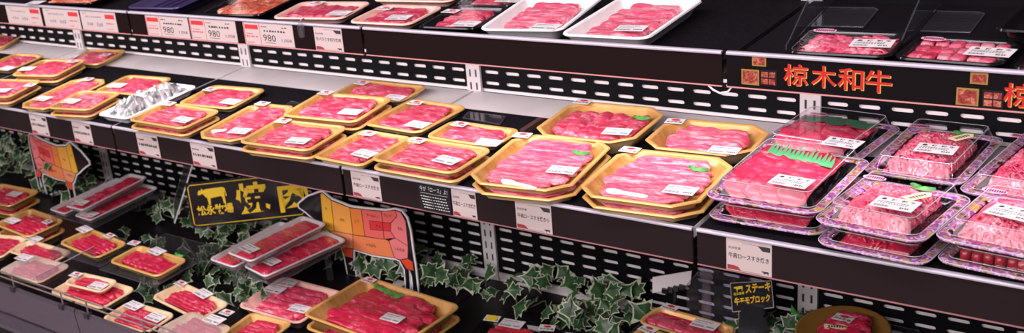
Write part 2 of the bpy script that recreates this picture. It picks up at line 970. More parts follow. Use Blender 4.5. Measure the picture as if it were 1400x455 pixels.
  'label': 'gold tray of bright red beef blocks below the blank white card',
  'group': 'meat trays on the bottom deck',
  'shape': 'round',
  'film': 1,
  'price': [(0.0309, 0.0159)],
  'brand': [(-0.0636, 0.041)]},
 {'kind': 'gold',
  'meat': 'band',
  'loc': (-0.0146, 0.2835, -0.44),
  'yaw': -0.156,
  'w': 0.0884,
  'd': 0.0662,
  'h': 0.025,
  'label': 'small gold tray at the bottom edge in front of the beef block tray',
  'group': 'meat trays on the bottom deck',
  'shape': 'round',
  'film': 1,
  'brand': [(-0.0236, 0.0205)]},
 {'kind': 'slim',
  'meat': 'band',
  'loc': (-1.7509, 0.2764, -0.385),
  'yaw': 0.016,
  'w': 0.085,
  'd': 0.27,
  'h': 0.018,
  'label': 'slim clear edged tray of red meat, topmost of the left slim group',
  'group': 'slim trays on the clear risers',
  'shape': 'round',
  'film': 1,
  'price': [(-0.0069, -0.1014)]},
 {'kind': 'slim',
  'meat': 'band',
  'loc': (-1.7185, 0.2812, -0.415),
  'yaw': -0.041,
  'w': 0.085,
  'd': 0.27,
  'h': 0.018,
  'label': 'slim clear edged tray under the right side of the left slim group',
  'group': 'slim trays on the clear risers',
  'shape': 'round',
  'film': 1,
  'price': [(0.0073, -0.1098)]},
 {'kind': 'slim',
  'meat': 'band',
  'loc': (-1.8404, 0.2786, -0.415),
  'yaw': -0.047,
  'w': 0.085,
  'd': 0.27,
  'h': 0.018,
  'label': 'slim clear edged tray under the left side of the left slim group',
  'group': 'slim trays on the clear risers',
  'shape': 'round',
  'film': 1},
 {'kind': 'slim',
  'meat': 'band',
  'loc': (-0.9754, 0.2075, -0.36),
  'yaw': -0.135,
  'w': 0.1,
  'd': 0.26,
  'h': 0.018,
  'label': 'slim clear edged tray of marbled meat, topmost of the group left of the right cow',
  'group': 'slim trays on the clear risers',
  'shape': 'round',
  'film': 1,
  'price': [(-0.0079, -0.0865)]},
 {'kind': 'slim',
  'meat': 'band',
  'loc': (-0.918, 0.2057, -0.39),
  'yaw': -0.22,
  'w': 0.1,
  'd': 0.26,
  'h': 0.018,
  'label': 'slim clear edged tray lower and nearer, beside the pink foam tray',
  'group': 'slim trays on the clear risers',
  'shape': 'round',
  'film': 1,
  'price': [(-0.0073, -0.0719)]},
 {'kind': 'slim',
  'meat': 'band',
  'loc': (-1.0485, 0.2049, -0.39),
  'yaw': -0.074,
  'w': 0.1,
  'd': 0.26,
  'h': 0.018,
  'label': 'slim clear edged tray peeking out under the left of the topmost one by the placard',
  'group': 'slim trays on the clear risers',
  'shape': 'round',
  'film': 1}]
CARDS=[{'x0': -1.8288, 'x1': -1.6662, 'z0': 0.206, 'z1': 0.258, 'y': 0.119, 'label': 'leftmost white price card on the upper rail with faint print', 'style': 'taglate'},
 {'x0': -1.6528, 'x1': -1.4939, 'z0': 0.206, 'z1': 0.258, 'y': 0.119, 'label': 'second white price card from the left end of the upper rail', 'style': 'taglate'},
 {'x0': -1.4877, 'x1': -1.3427, 'z0': 0.206, 'z1': 0.258, 'y': 0.119, 'label': 'third white price card on the upper rail, just left of the rail joint', 'style': 'taglate'},
 {'x0': -1.2262, 'x1': -1.0717, 'z0': 0.206, 'z1': 0.258, 'y': 0.119, 'label': 'first price card right of the rail joint, red panel on its left reading 980', 'style': 'tag980'},
 {'x0': -1.0666, 'x1': -0.9117, 'z0': 0.206, 'z1': 0.258, 'y': 0.119, 'label': 'second price card right of the rail joint, red panel on its left reading 980', 'style': 'tag980'},
 {'x0': -0.887, 'x1': -0.7356, 'z0': 0.206, 'z1': 0.258, 'y': 0.119, 'label': 'third price card right of the rail joint, nearest the pink trays, reading 980', 'style': 'tag980'},
 {'x0': -0.6741, 'x1': -0.5966, 'z0': 0.206, 'z1': 0.258, 'y': 0.119, 'label': 'plain white name card alone below the pink foam trays', 'style': 'name0'},
 {'x0': -1.6495, 'x1': -1.5722, 'z0': -0.0639, 'z1': -0.007, 'y': -0.004, 'label': 'leftmost narrow name card on the middle rail, above the left cow board', 'style': 'name1'},
 {'x0': -1.4594, 'x1': -1.3822, 'z0': -0.0639, 'z1': -0.007, 'y': -0.004, 'label': 'second narrow name card from the left end of the middle rail', 'style': 'name1'},
 {'x0': -1.199, 'x1': -1.1197, 'z0': -0.0639, 'z1': -0.007, 'y': -0.004, 'label': 'name card under the stack right of the crumpled film package', 'style': 'name1'},
 {'x0': -1.0025, 'x1': -0.9231, 'z0': -0.0639, 'z1': -0.007, 'y': -0.004, 'label': 'name card just above the black and gold grilling placard', 'style': 'name1'},
 {'x0': -0.5159, 'x1': -0.4414, 'z0': -0.0639, 'z1': -0.007, 'y': -0.004, 'label': 'name card just right of a rail joint, above the right cow board', 'style': 'name2'},
 {'x0': -0.3451, 'x1': -0.2709, 'z0': -0.0639, 'z1': -0.007, 'y': -0.004, 'label': 'small black chalkboard style card with handwritten white text', 'style': 'chalk'},
 {'x0': -0.2675, 'x1': -0.2129, 'z0': -0.0639, 'z1': -0.007, 'y': -0.004, 'label': 'white name card partly covered by the chalkboard style card', 'style': 'name3'},
 {'x0': -0.1274, 'x1': -0.0536, 'z0': -0.0639, 'z1': -0.007, 'y': -0.004, 'label': 'white name card below the left large gold tray stack', 'style': 'name4'},
 {'x0': 0.2613, 'x1': 0.3326, 'z0': -0.0639, 'z1': -0.007, 'y': -0.004, 'label': 'largest white name card, below the clear lidded trays', 'style': 'name5'}]
BANNER={'chars': [('椋', 0.3211, 0.2335), ('木', 0.3622, 0.2341), ('和', 0.401, 0.2334), ('牛', 0.4397, 0.2333), ('椋', 0.6187, 0.229)],
 'pics': [[(0.265, 0.2521)], [(0.2511, 0.2238)], [(0.2798, 0.2251)], [(0.5699, 0.2494)], [(0.5569, 0.2207)], [(0.5885, 0.2205)]]}
COW={'y': 0.36,
 'sil': [(-1.0281, -0.3195), (-0.9922, -0.293), (-0.9499, -0.2745), (-0.9364, -0.2708), (-0.9095, -0.2869), (-0.8489, -0.2977), (-0.7998, -0.2946), (-0.7357, -0.2881), (-0.7036, -0.279), (-0.6849, -0.2811), (-0.6719, -0.297),
         (-0.6664, -0.3299), (-0.6659, -0.3778), (-0.6638, -0.4258), (-0.664, -0.4749), (-0.6646, -0.5034), (-0.6789, -0.5068), (-0.6767, -0.4779), (-0.677, -0.4568), (-0.6798, -0.4433), (-0.6841, -0.4408), (-0.6862, -0.4801),
         (-0.6885, -0.5091), (-0.7013, -0.5121), (-0.6985, -0.4793), (-0.6968, -0.4436), (-0.7091, -0.4202), (-0.7243, -0.4171), (-0.795, -0.4228), (-0.8576, -0.4192), (-0.8629, -0.4472), (-0.8627, -0.4986), (-0.8665, -0.544),
         (-0.8858, -0.5486), (-0.8884, -0.5118), (-0.8915, -0.4474), (-0.8973, -0.4208), (-0.9075, -0.4156), (-0.9351, -0.3816), (-0.9541, -0.372), (-0.9775, -0.3567), (-1.0093, -0.3382), (-1.0291, -0.33)],
 'regs': [('yellow', [(-0.9441, -0.2757), (-0.9367, -0.2723), (-0.9099, -0.2891), (-0.9139, -0.3775), (-0.9338, -0.3791), (-0.9513, -0.3708)]),
          ('amber', [(-0.9099, -0.2891), (-0.8492, -0.2991), (-0.8515, -0.3755), (-0.9139, -0.3775)]), ('orange', [(-0.8492, -0.2991), (-0.8122, -0.2968), (-0.8119, -0.3735), (-0.8515, -0.3755)]),
          ('red', [(-0.8122, -0.2968), (-0.7478, -0.291), (-0.7496, -0.3682), (-0.8119, -0.3735)]), ('scarlet', [(-0.7899, -0.3242), (-0.7222, -0.3186), (-0.7262, -0.3414), (-0.7904, -0.3488)]),
          ('red', [(-0.7478, -0.291), (-0.7038, -0.2804), (-0.6997, -0.2953), (-0.7222, -0.3186), (-0.7262, -0.3414), (-0.7145, -0.3578), (-0.7496, -0.3682)]),
          ('pink', [(-0.7038, -0.2804), (-0.6867, -0.2835), (-0.6751, -0.3044), (-0.6767, -0.3731), (-0.7145, -0.3578), (-0.7262, -0.3414), (-0.7222, -0.3186), (-0.6997, -0.2953)]),
          ('salmon', [(-0.9338, -0.3791), (-0.9139, -0.3775), (-0.8515, -0.3755), (-0.8574, -0.4177), (-0.8921, -0.4197), (-0.9056, -0.4145)]),
          ('orange2', [(-0.8515, -0.3755), (-0.7496, -0.3682), (-0.7356, -0.3697), (-0.7241, -0.4157), (-0.7948, -0.4213), (-0.8574, -0.4177)]),
          ('pink', [(-0.7356, -0.3697), (-0.7145, -0.3578), (-0.6767, -0.3731), (-0.682, -0.4074), (-0.7071, -0.417), (-0.7241, -0.4157)]),
          ('vermilion', [(-0.7072, -0.4177), (-0.6821, -0.4082), (-0.6684, -0.4143), (-0.6678, -0.4393), (-0.6886, -0.4396)]), ('vermilion', [(-0.8962, -0.4191), (-0.8575, -0.4185), (-0.8643, -0.4453), (-0.8904, -0.4457)])],
 'texts': [('ネ', -0.9314, -0.3157), ('かた', -0.8804, -0.3388), ('リブ', -0.8317, -0.3333), ('サーロイン', -0.7781, -0.3095), ('ヒレ', -0.762, -0.3343), ('ランプ', -0.7296, -0.2993), ('もも', -0.6951, -0.3286), ('かたばら', -0.8934, -0.3916),
           ('ともばら', -0.7948, -0.3942), ('しんたま', -0.7046, -0.3871)]}
PLACARD={'a': [-1.2655, 0.1799, -0.36], 'b': [-1.0179, 0.3723, -0.36], 'h': 0.1324}
BOARD={'a': [-1.4562, 0.2726, -0.42], 'b': [-1.3547, 0.2926, -0.2311]}
STEAK={'c': [[0.1016, 0.4, -0.3822], [0.1827, 0.4, -0.3519], [0.1781, 0.4, -0.2935], [0.0978, 0.4, -0.3172]]}
BLANK={'c': [[-0.096, 0.455, -0.413], [-0.0109, 0.455, -0.3723], [-0.007, 0.455, -0.3383], [-0.0946, 0.455, -0.3738]]}
MISC={'clip': [-0.701, 0.113, 0.2517],
 'hook': [0.2023, 0.123, 0.1982],
 'stick': [[-0.2716, 0.2736, 0.01], [-0.2781, 0.3489, 0.01]],
 'plate': [[-0.4641, 0.3596, 0.004], [-0.4537, 0.3236, 0.004], [-0.3542, 0.3129, 0.004], [-0.3691, 0.3603, 0.004]],
 'plate2': [[-0.9375, 0.2944, 0.004], [-0.9276, 0.2475, 0.004], [-0.84, 0.2421, 0.004], [-0.8505, 0.282, 0.004]],
 'leg': [[-1.0508, 0.1204, -0.5], [-1.0207, 0.0784, -0.38]],
 'riser': [[-1.6882, -0.034, -0.425], [-1.1828, -0.0473, -0.425], [-1.1039, 0.2025, -0.425], [-1.5694, 0.2629, -0.425]],
 'fin': [[-1.4344, -0.2672, -0.36], [-1.3582, -0.0546, -0.36]],
 'oval': [0.3139, 0.387, -0.36],
 'leaf': [0.2052, 0.5266, -0.4],
 'acr': [[-0.0, 0.36, -0.3708], [0.0412, 0.36, -0.3169], [0.1193, 0.36, -0.3151], [0.0516, 0.36, -0.3228], [0.0504, 0.36, -0.3821]]}
FINS={'fin1': [[0.2747, 0.2083, 0.245], [0.2457, 0.507, 0.245]],
 'fin2': [[0.437, 0.2102, 0.245], [0.4176, 0.5304, 0.245]],
 'base1': [[0.3471, 0.3441, 0.245], [0.3373, 0.4582, 0.245], [0.2739, 0.4674, 0.245]],
 'base2': [[0.5031, 0.3371, 0.245], [0.4967, 0.4479, 0.245], [0.4332, 0.4641, 0.245]]}

rnd = random.Random(7)
SC = bpy.context.scene
COL = SC.collection
PI = math.pi
zu, yu, hu, hm, yb, X0, B = (GEO[k] for k in ('zu', 'yu', 'hu', 'hm', 'yb', 'X0', 'B'))
BAYS = range(-4, 1)
XL, XR = X0 - 4 * B, X0 + B
DECK = -.50

# ------------------------------------------------------------------ materials
def mat(name, col, rough=.5, metal=0., spec=.5, coat=0., build=None):
    m = bpy.data.materials.new(name); m.use_nodes = True
    nt = m.node_tree; b = nt.nodes['Principled BSDF']
    b.inputs['Base Color'].default_value = (*col, 1); b.inputs['Roughness'].default_value = rough
    b.inputs['Metallic'].default_value = metal; b.inputs['Specular IOR Level'].default_value = spec
    b.inputs['Coat Weight'].default_value = coat; b.inputs['Coat Roughness'].default_value = .12
    if build: build(nt, b)
    return m
def nd(nt, t, **kw):
    n = nt.nodes.new(t)
    for k, v in kw.items():
        if k in n.inputs: n.inputs[k].default_value = v
        else: setattr(n, k, v)
    return n
def objcoord(nt, scale=(1, 1, 1)):
    tc = nd(nt, 'ShaderNodeTexCoord'); oi = nd(nt, 'ShaderNodeObjectInfo'); mp = nd(nt, 'ShaderNodeMapping')
    mp.inputs['Scale'].default_value = scale
    mu = nd(nt, 'ShaderNodeMath', operation='MULTIPLY'); mu.inputs[1].default_value = 37.
    nt.links.new(oi.outputs['Random'], mu.inputs[0])
    cb = nd(nt, 'ShaderNodeCombineXYZ')
    for i in range(3): nt.links.new(mu.outputs[0], cb.inputs[i])
    nt.links.new(tc.outputs['Object'], mp.inputs['Vector']); nt.links.new(cb.outputs[0], mp.inputs['Location'])
    return mp.outputs['Vector']
def ramp(nt, fac, stops):
    r = nd(nt, 'ShaderNodeValToRGB'); e = r.color_ramp.elements
    while len(e) < len(stops): e.new(.5)
    for el, (p, c) in zip(e, stops): el.position = p; el.color = (*c, 1)
    nt.links.new(fac, r.inputs['Fac']); return r.outputs['Color']
def bump(nt, b, h, strength=.3, dist=.002):
    bp = nd(nt, 'ShaderNodeBump'); bp.inputs['Strength'].default_value = strength; bp.inputs['Distance'].default_value = dist
    nt.links.new(h, bp.inputs['Height']); nt.links.new(bp.outputs['Normal'], b.inputs['Normal'])
def beef(lean, mid, fat, amount=.56, scale=70., stretch=(1, 2.2, 2)):
    def f(nt, b):
        v = objcoord(nt, stretch)
        n1 = nd(nt, 'ShaderNodeTexNoise'); n1.inputs['Scale'].default_value = scale; n1.inputs['Detail'].default_value = 6; n1.inputs['Roughness'].default_value = .68; n1.inputs['Distortion'].default_value = 1.6
        n2 = nd(nt, 'ShaderNodeTexNoise'); n2.inputs['Scale'].default_value = scale * .3; n2.inputs['Detail'].default_value = 2; n2.inputs['Distortion'].default_value = .8
        nt.links.new(v, n1.inputs['Vector']); nt.links.new(v, n2.inputs['Vector'])
        mx = nd(nt, 'ShaderNodeMath', operation='MULTIPLY_ADD'); mx.inputs[1].default_value = .45
        nt.links.new(n2.outputs['Fac'], mx.inputs[0])
        mm = nd(nt, 'ShaderNodeMath', operation='MULTIPLY'); mm.inputs[1].default_value = .6
        nt.links.new(n1.outputs['Fac'], mm.inputs[0]); nt.links.new(mm.outputs[0], mx.inputs[2])
        c = ramp(nt, mx.outputs[0], [(amount - .14, lean), (amount - .03, mid), (amount + .05, fat), (amount + .14, tuple(min(1, x * 1.08) for x in fat))])
        nt.links.new(c, b.inputs['Base Color'])
        bump(nt, b, n1.outputs['Fac'], .25, .0015)
    return f
def speckle(c1, c2, scale=60, bumpv=0., lo=.4, hi=.6, stretch=(1, 1, 1)):
    def f(nt, b):
        v = objcoord(nt, stretch); n = nd(nt, 'ShaderNodeTexNoise'); n.inputs['Scale'].default_value = scale; n.inputs['Detail'].default_value = 4
        nt.links.new(v, n.inputs['Vector']); nt.links.new(ramp(nt, n.outputs['Fac'], [(lo, c1), (hi, c2)]), b.inputs['Base Color'])
        if bumpv: bump(nt, b, n.outputs['Fac'], bumpv, .001)
    return f
def film(name, ior=1.35, tint=(1, 1, 1), rough=.06, haze=0., wrinkle=0., wscale=40):
    m = bpy.data.materials.new(name); m.use_nodes = True; nt = m.node_tree; nt.nodes.clear()
    out = nd(nt, 'ShaderNodeOutputMaterial'); t = nd(nt, 'ShaderNodeBsdfTransparent'); g = nd(nt, 'ShaderNodeBsdfGlossy'); fr = nd(nt, 'ShaderNodeFresnel')
    t.inputs['Color'].default_value = (*tint, 1); g.inputs['Roughness'].default_value = rough; g.inputs['Color'].default_value = (1, 1, 1, 1); fr.inputs['IOR'].default_value = ior
    ge = nd(nt, 'ShaderNodeNewGeometry'); mr = nd(nt, 'ShaderNodeMapRange')      # a thin sheet reflects the same from both sides
    mr.inputs['To Min'].default_value = ior; mr.inputs['To Max'].default_value = 1 / ior
    nt.links.new(ge.outputs['Backfacing'], mr.inputs['Value']); nt.links.new(mr.outputs[0], fr.inputs['IOR'])
    mx = nd(nt, 'ShaderNodeMixShader'); nt.links.new(fr.outputs[0], mx.inputs[0]); nt.links.new(t.outputs[0], mx.inputs[1]); nt.links.new(g.outputs[0], mx.inputs[2])
    last = mx
    if haze:
        d = nd(nt, 'ShaderNodeBsdfDiffuse'); d.inputs['Color'].default_value = (.85, .83, .86, 1)
        m2 = nd(nt, 'ShaderNodeMixShader'); m2.inputs[0].default_value = haze
        nt.links.new(mx.outputs[0], m2.inputs[1]); nt.links.new(d.outputs[0], m2.inputs[2]); last = m2
    if wrinkle:
        v = objcoord(nt); n = nd(nt, 'ShaderNodeTexNoise'); n.inputs['Scale'].default_value = wscale; n.inputs['Detail'].default_value = 3; n.inputs['Distortion'].default_value = 1.2
        nt.links.new(v, n.inputs['Vector'])
        bp = nd(nt, 'ShaderNodeBump'); bp.inputs['Strength'].default_value = wrinkle; bp.inputs['Distance'].default_value = .003
        nt.links.new(n.outputs['Fac'], bp.inputs['Height']); nt.links.new(bp.outputs['Normal'], g.inputs['Normal']); nt.links.new(bp.outputs['Normal'], fr.inputs['Normal'])
    nt.links.new(last.outputs[0], out.inputs['Surface'])
    return m
def printed(nt, b):      # purple, pink and gold print on a black lidded tray's rim
    v = objcoord(nt); vo = nd(nt, 'ShaderNodeTexVoronoi'); vo.inputs['Scale'].default_value = 95; nt.links.new(v, vo.inputs['Vector'])
    n = nd(nt, 'ShaderNodeTexNoise'); n.inputs['Scale'].default_value = 48; nt.links.new(v, n.inputs['Vector'])
    a = ramp(nt, n.outputs['Fac'], [(.34, (.60, .38, .08)), (.42, (.26, .03, .32)), (.47, (.55, .12, .42)), (.51, (.85, .66, .76)), (.55, (.34, .06, .40)), (.60, (.58, .36, .08)), (.66, (.04, .01, .04))])
    k = ramp(nt, vo.outputs['Distance'], [(.12, (.95, .70, .90)), (.3, (.9, .8, .85))])
    mx = nd(nt, 'ShaderNodeMix', data_type='RGBA'); mx.blend_type = 'MULTIPLY'; mx.inputs[0].default_value = 1
    ge = nd(nt, 'ShaderNodeMath', operation='LESS_THAN'); ge.inputs[1].default_value = .18; nt.links.new(vo.outputs['Distance'], ge.inputs[0])
    m2 = nd(nt, 'ShaderNodeMix', data_type='RGBA'); nt.links.new(ge.outputs[0], m2.inputs[0])
    nt.links.new(a, m2.inputs[6]); nt.links.new(k, m2.inputs[7]); nt.links.new(m2.outputs[2], b.inputs['Base Color'])

M = {}
M['black_rail'] = mat('black_rail', (.010, .004, .004), .5, spec=.12)
M['brown_rail'] = mat('brown_rail', (.017, .009, .010), .48, spec=.18)
M['banner'] = mat('banner', (.005, .003, .004), .45, spec=.14)
M['lip'] = mat('lip', (.50, .45, .53), .25, .15, .7)
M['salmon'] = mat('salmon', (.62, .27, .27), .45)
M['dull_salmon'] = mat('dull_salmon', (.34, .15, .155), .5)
M['bronze'] = mat('bronze', (.34, .17, .035), .3, .3)
M['mat'] = mat('mat', (.012, .011, .013), .7, spec=.04, build=speckle((.006, .005, .007), (.010, .009, .011), 300, .1))
M['white_metal'] = mat('white_metal', (.62, .58, .58), .45, build=speckle((.60, .56, .56), (.66, .62, .62), 12))
M['panel'] = mat('panel', (.004, .004, .005), .55, spec=.10)
M['backing'] = mat('backing', (.86, .80, .80), .5)
M['dark'] = mat('dark', (.007, .006, .007), .4, spec=.3)
M['chrome'] = mat('chrome', (.33, .27, .34), .18, .9, build=lambda nt, b: bump(nt, b, (lambda n: (n.inputs.__getitem__('Scale').__setattr__('default_value', 4), n)[1])(nd(nt, 'ShaderNodeTexNoise')).outputs['Fac'], .3, .02))
M['wire'] = mat('wire', (.42, .34, .34), .4, .8)
M['floor'] = mat('floor', (.22, .20, .19), .35, build=speckle((.20, .18, .17), (.27, .25, .24), 30))
M['gold'] = mat('gold', (.78, .50, .15), .34, .25, .5, build=speckle((.55, .25, .05), (.72, .40, .14), 22, .05, .3, .7, (1, 3, 1)))
M['gold_rim'] = mat('gold_rim', (.74, .42, .13), .28, .1, .6)
M['gold_side'] = mat('gold_side', (.62, .44, .22), .45)
M['pale'] = mat('pale', (.84, .60, .36), .42, build=speckle((.80, .54, .30), (.88, .66, .42), 25))
M['pink'] = mat('pink', (.90, .53, .44), .5, build=speckle((.88, .50, .42), (.92, .57, .48), 40))
M['white'] = mat('white', (.90, .87, .88), .42, build=speckle((.88, .85, .86), (.93, .90, .91), 40))
M['black'] = mat('black', (.006, .005, .007), .14, spec=.4)
M['purple'] = mat('purple', (.05, .035, .11), .3, spec=.5)
M['slim'] = mat('slim', (.60, .55, .57), .18, spec=.7)
M['print'] = mat('print', (.4, .1, .5), .25, spec=.6, build=printed)
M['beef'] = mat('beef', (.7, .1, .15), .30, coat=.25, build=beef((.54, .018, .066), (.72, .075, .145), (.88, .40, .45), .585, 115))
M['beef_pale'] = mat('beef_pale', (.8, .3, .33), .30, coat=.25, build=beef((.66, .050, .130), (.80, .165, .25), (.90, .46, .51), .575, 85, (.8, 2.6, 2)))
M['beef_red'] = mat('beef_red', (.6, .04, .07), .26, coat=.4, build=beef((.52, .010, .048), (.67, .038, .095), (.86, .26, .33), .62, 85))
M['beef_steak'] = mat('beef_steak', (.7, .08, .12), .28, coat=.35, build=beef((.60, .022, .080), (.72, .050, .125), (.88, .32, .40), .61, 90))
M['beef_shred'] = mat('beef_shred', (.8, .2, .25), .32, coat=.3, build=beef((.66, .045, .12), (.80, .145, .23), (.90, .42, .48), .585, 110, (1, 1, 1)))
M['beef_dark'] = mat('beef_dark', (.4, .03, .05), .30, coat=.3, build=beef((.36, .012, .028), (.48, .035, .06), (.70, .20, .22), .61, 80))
M['orange'] = mat('orange', (.7, .15, .07), .25, coat=.5, build=beef((.55, .05, .03), (.75, .17, .08), (.90, .50, .38), .57, 60))
M['fat'] = mat('fat', (.93, .86, .82), .4)
M['film'] = film('film', 1.2, (.97, .97, .98), .07, 0, .35, 45)
M['glare_film'] = film('glare_film', 1.9, (.92, .90, .92), .12, .20, 1., 55)  # white haze put into the film's colour as its glare
M['lid'] = film('lid', 1.4, (.97, .97, .98), .04)
M['lid_edge'] = film('lid_edge', 1.55, (.90, .87, .92), .10, .03)
M['edge_glint'] = film('edge_glint', 1.6, (.92, .90, .94), .15, .45)  # whitish haze for the painted highlight lines on the lids
M['acrylic'] = film('acrylic', 1.25, (.84, .84, .90), .03, .01)
M['acrylic_edge'] = film('acrylic_edge', 1.35, (.78, .78, .84), .1, .035)
M['smoke'] = film('smoke', 1.3, (.84, .84, .86), .10, .018)
M['foil'] = mat('foil', (.7, .7, .7), .18, .35, .8, build=speckle((.12, .14, .12), (.62, .60, .63), 60, .6, .36, .58))
M['paper'] = mat('paper', (.76, .71, .73), .5)
M['card'] = mat('card', (.56, .455, .445), .55, spec=.3)
M['ink'] = mat('ink', (.03, .025, .03), .6)
M['grey_ink'] = mat('grey_ink', (.30, .26, .28), .6)
M['red_ink'] = mat('red_ink', (.62, .035, .045), .5)
M['maroon'] = mat('maroon', (.34, .035, .05), .5)
M['pink_ink'] = mat('pink_ink', (.85, .35, .52), .5)
M['chalk'] = mat('chalk', (.62, .60, .58), .8)
M['board_black'] = mat('board_black', (.010, .010, .013), .22, spec=.5)
M['yellow'] = mat('yellow', (.92, .64, .04), .45)
M['banner_red'] = mat('banner_red', (.52, .014, .012), .5)
M['banner_gold'] = mat('banner_gold', (.66, .38, .07), .5)
M['photo_meat'] = mat('photo_meat', (.4, .05, .05), .4, build=beef((.16, .012, .012), (.30, .035, .03), (.52, .18, .11), .55, 220, (1, 1, 1)))
M['photo_gold'] = mat('photo_gold', (.32, .19, .04), .4)
for n_, c_ in dict(c_yellow=(.93, .50, .05), c_amber=(.95, .42, .08), c_orange=(.90, .27, .05), c_red=(.92, .16, .14), c_scarlet=(.80, .045, .05), c_pink=(.93, .24, .25), c_salmon=(.90, .33, .17), c_orange2=(.92, .26, .10), c_vermilion=(.82, .08, .03)).items(): M[n_] = mat(n_, c_, .45)
M['leaf_green'] = mat('leaf_green', (.03, .10, .03), .4, build=speckle((.014, .045, .016), (.035, .095, .030), 60))
M['leaf_cream'] = mat('leaf_cream', (.42, .46, .32), .5)
M['vine'] = mat('vine', (.10, .12, .05), .6)
M['garnish'] = mat('garnish', (.06, .30, .05), .35, build=speckle((.04, .22, .04), (.10, .40, .08), 90))
M['plastic_green'] = mat('plastic_green', (.08, .34, .14), .3)
M['dull_green'] = mat('dull_green', (.03, .09, .05), .4)
M['tag_cream'] = mat('tag_cream', (.85, .74, .45), .5)
M['wood'] = mat('wood', (.07, .03, .025), .4)

# ------------------------------------------------------------------ mesh helpers
class MB:
    def __init__(s): s.v = []; s.f = []; s.m = []; s.k = 0
    def add(s, vs, fs, m=0):
        o = len(s.v); s.v += [tuple(v) for v in vs]; s.f += [tuple(i + o for i in f) for f in fs]; s.m += [m] * len(fs); return s
    def box(s, a, b, m=0):
        x0, y0, z0 = a; x1, y1, z1 = b
        return s.add([(x0, y0, z0), (x1, y0, z0), (x1, y1, z0), (x0, y1, z0), (x0, y0, z1), (x1, y0, z1), (x1, y1, z1), (x0, y1, z1)],
                     [(3, 2, 1, 0), (4, 5, 6, 7), (0, 1, 5, 4), (1, 2, 6, 5), (2, 3, 7, 6), (3, 0, 4, 7)], m)
    def prism(s, poly, z0, z1, m=0, tf=None):       # poly in xy, extruded along z; tf maps a point to its place
        n = len(poly); vs = [(x, y, z0) for x, y in poly] + [(x, y, z1) for x, y in poly]
        if tf: vs = [tf(v) for v in vs]
        return s.add(vs, [tuple(range(n))[::-1], tuple(range(n, 2 * n))] + [(i, (i + 1) % n, (i + 1) % n + n, i + n) for i in range(n)], m)
    def tube(s, pts, r, n=8, m=0, cap=True):
        rings = []; pts = [Vector(p) for p in pts]
        for i, p in enumerate(pts):
            t = (pts[min(i + 1, len(pts) - 1)] - pts[max(i - 1, 0)]).normalized()
            a = t.orthogonal().normalized() if i == 0 else (a - t * a.dot(t)).normalized()
            b = t.cross(a); rr = r[i] if isinstance(r, (list, tuple)) else r
            rings.append([p + (a * math.cos(2 * PI * k / n) + b * math.sin(2 * PI * k / n)) * rr for k in range(n)])
        vs = [v for g in rings for v in g]
        fs = [(i * n + k, i * n + (k + 1) % n, (i + 1) * n + (k + 1) % n, (i + 1) * n + k) for i in range(len(pts) - 1) for k in range(n)]
        if cap: fs += [tuple(range(n))[::-1], tuple(range((len(pts) - 1) * n, len(pts) * n))]
        return s.add(vs, fs, m)
    def loft(s, rings, m=0, cap0=True, cap1=True, ms=None):
        n = len(rings[0]); o = len(s.v); s.v += [tuple(v) for g in rings for v in g]
        for i in range(len(rings) - 1):
            for k in range(n):
                s.f.append((o + i * n + k, o + i * n + (k + 1) % n, o + (i + 1) * n + (k + 1) % n, o + (i + 1) * n + k)); s.m.append(ms[i] if ms else m)
        if cap0: s.f.append(tuple(o + k for k in range(n))[::-1]); s.m.append(ms[0] if ms else m)
        if cap1: s.f.append(tuple(o + (len(rings) - 1) * n + k for k in range(n))); s.m.append(ms[-1] if ms else m)
        return s
    def mesh(s, name, mats, smooth=False):
        me = bpy.data.meshes.new(name); me.from_pydata(s.v, [], s.f)
        for x in (mats if isinstance(mats, (list, tuple)) else [mats]): me.materials.append(M[x])
        me.polygons.foreach_set('material_index', s.m)
        if smooth: me.polygons.foreach_set('use_smooth', [True] * len(me.polygons))
        me.update(); return me
    def obj(s, name, mats, parent=None, smooth=False):
        return link(name, s.mesh(name, mats, smooth), parent)
def link(name, me, parent=None, loc=None, rot=None):
    o = bpy.data.objects.new(name, me); COL.objects.link(o)
    if parent: o.parent = parent
    if loc is not None: o.location = loc
    if rot is not None: o.rotation_euler = rot
    return o
def thing(name, label, cat, loc=(0, 0, 0), rot=(0, 0, 0), group=None):
    o = bpy.data.objects.new(name, None); COL.objects.link(o); o.location = loc; o.rotation_euler = rot; o.empty_display_size = .02
    return tag(o, label, cat, group)
def tag(o, label, cat, group=None):
    o['label'] = label; o['category'] = cat
    if group: o['group'] = group
    return o
def struct(o): o['kind'] = 'structure'; return o
def smooth_by_angle(me, ang=40):
    me.polygons.foreach_set('use_smooth', [True] * len(me.polygons)); me.set_sharp_from_angle(angle=math.radians(ang)); return me
TXT = {}
def text_mesh(body, bold=.0):
    """Flat lettering as MB-style data, height about 1, its lower left corner at 0,0."""
    if (body, bold) in TXT: return TXT[body, bold]
    c = bpy.data.curves.new('lettering', 'FONT'); c.body = body; c.size = 1; c.offset = bold; c.resolution_u = 2
    o = bpy.data.objects.new('lettering', c); COL.objects.link(o)
    dg = bpy.context.evaluated_depsgraph_get(); me = bpy.data.meshes.new_from_object(o.evaluated_get(dg))
    vs = [tuple(v.co) for v in me.vertices]; fs = [tuple(p.vertices) for p in me.polygons]
    bpy.data.objects.remove(o); bpy.data.curves.remove(c); bpy.data.meshes.remove(me)
    x0 = min(v[0] for v in vs); y0 = min(v[1] for v in vs); x1 = max(v[0] for v in vs); y1 = max(v[1] for v in vs)
    TXT[body, bold] = ([(v[0] - x0, v[1] - y0) for v in vs], fs, x1 - x0, y1 - y0)
    return TXT[body, bold]
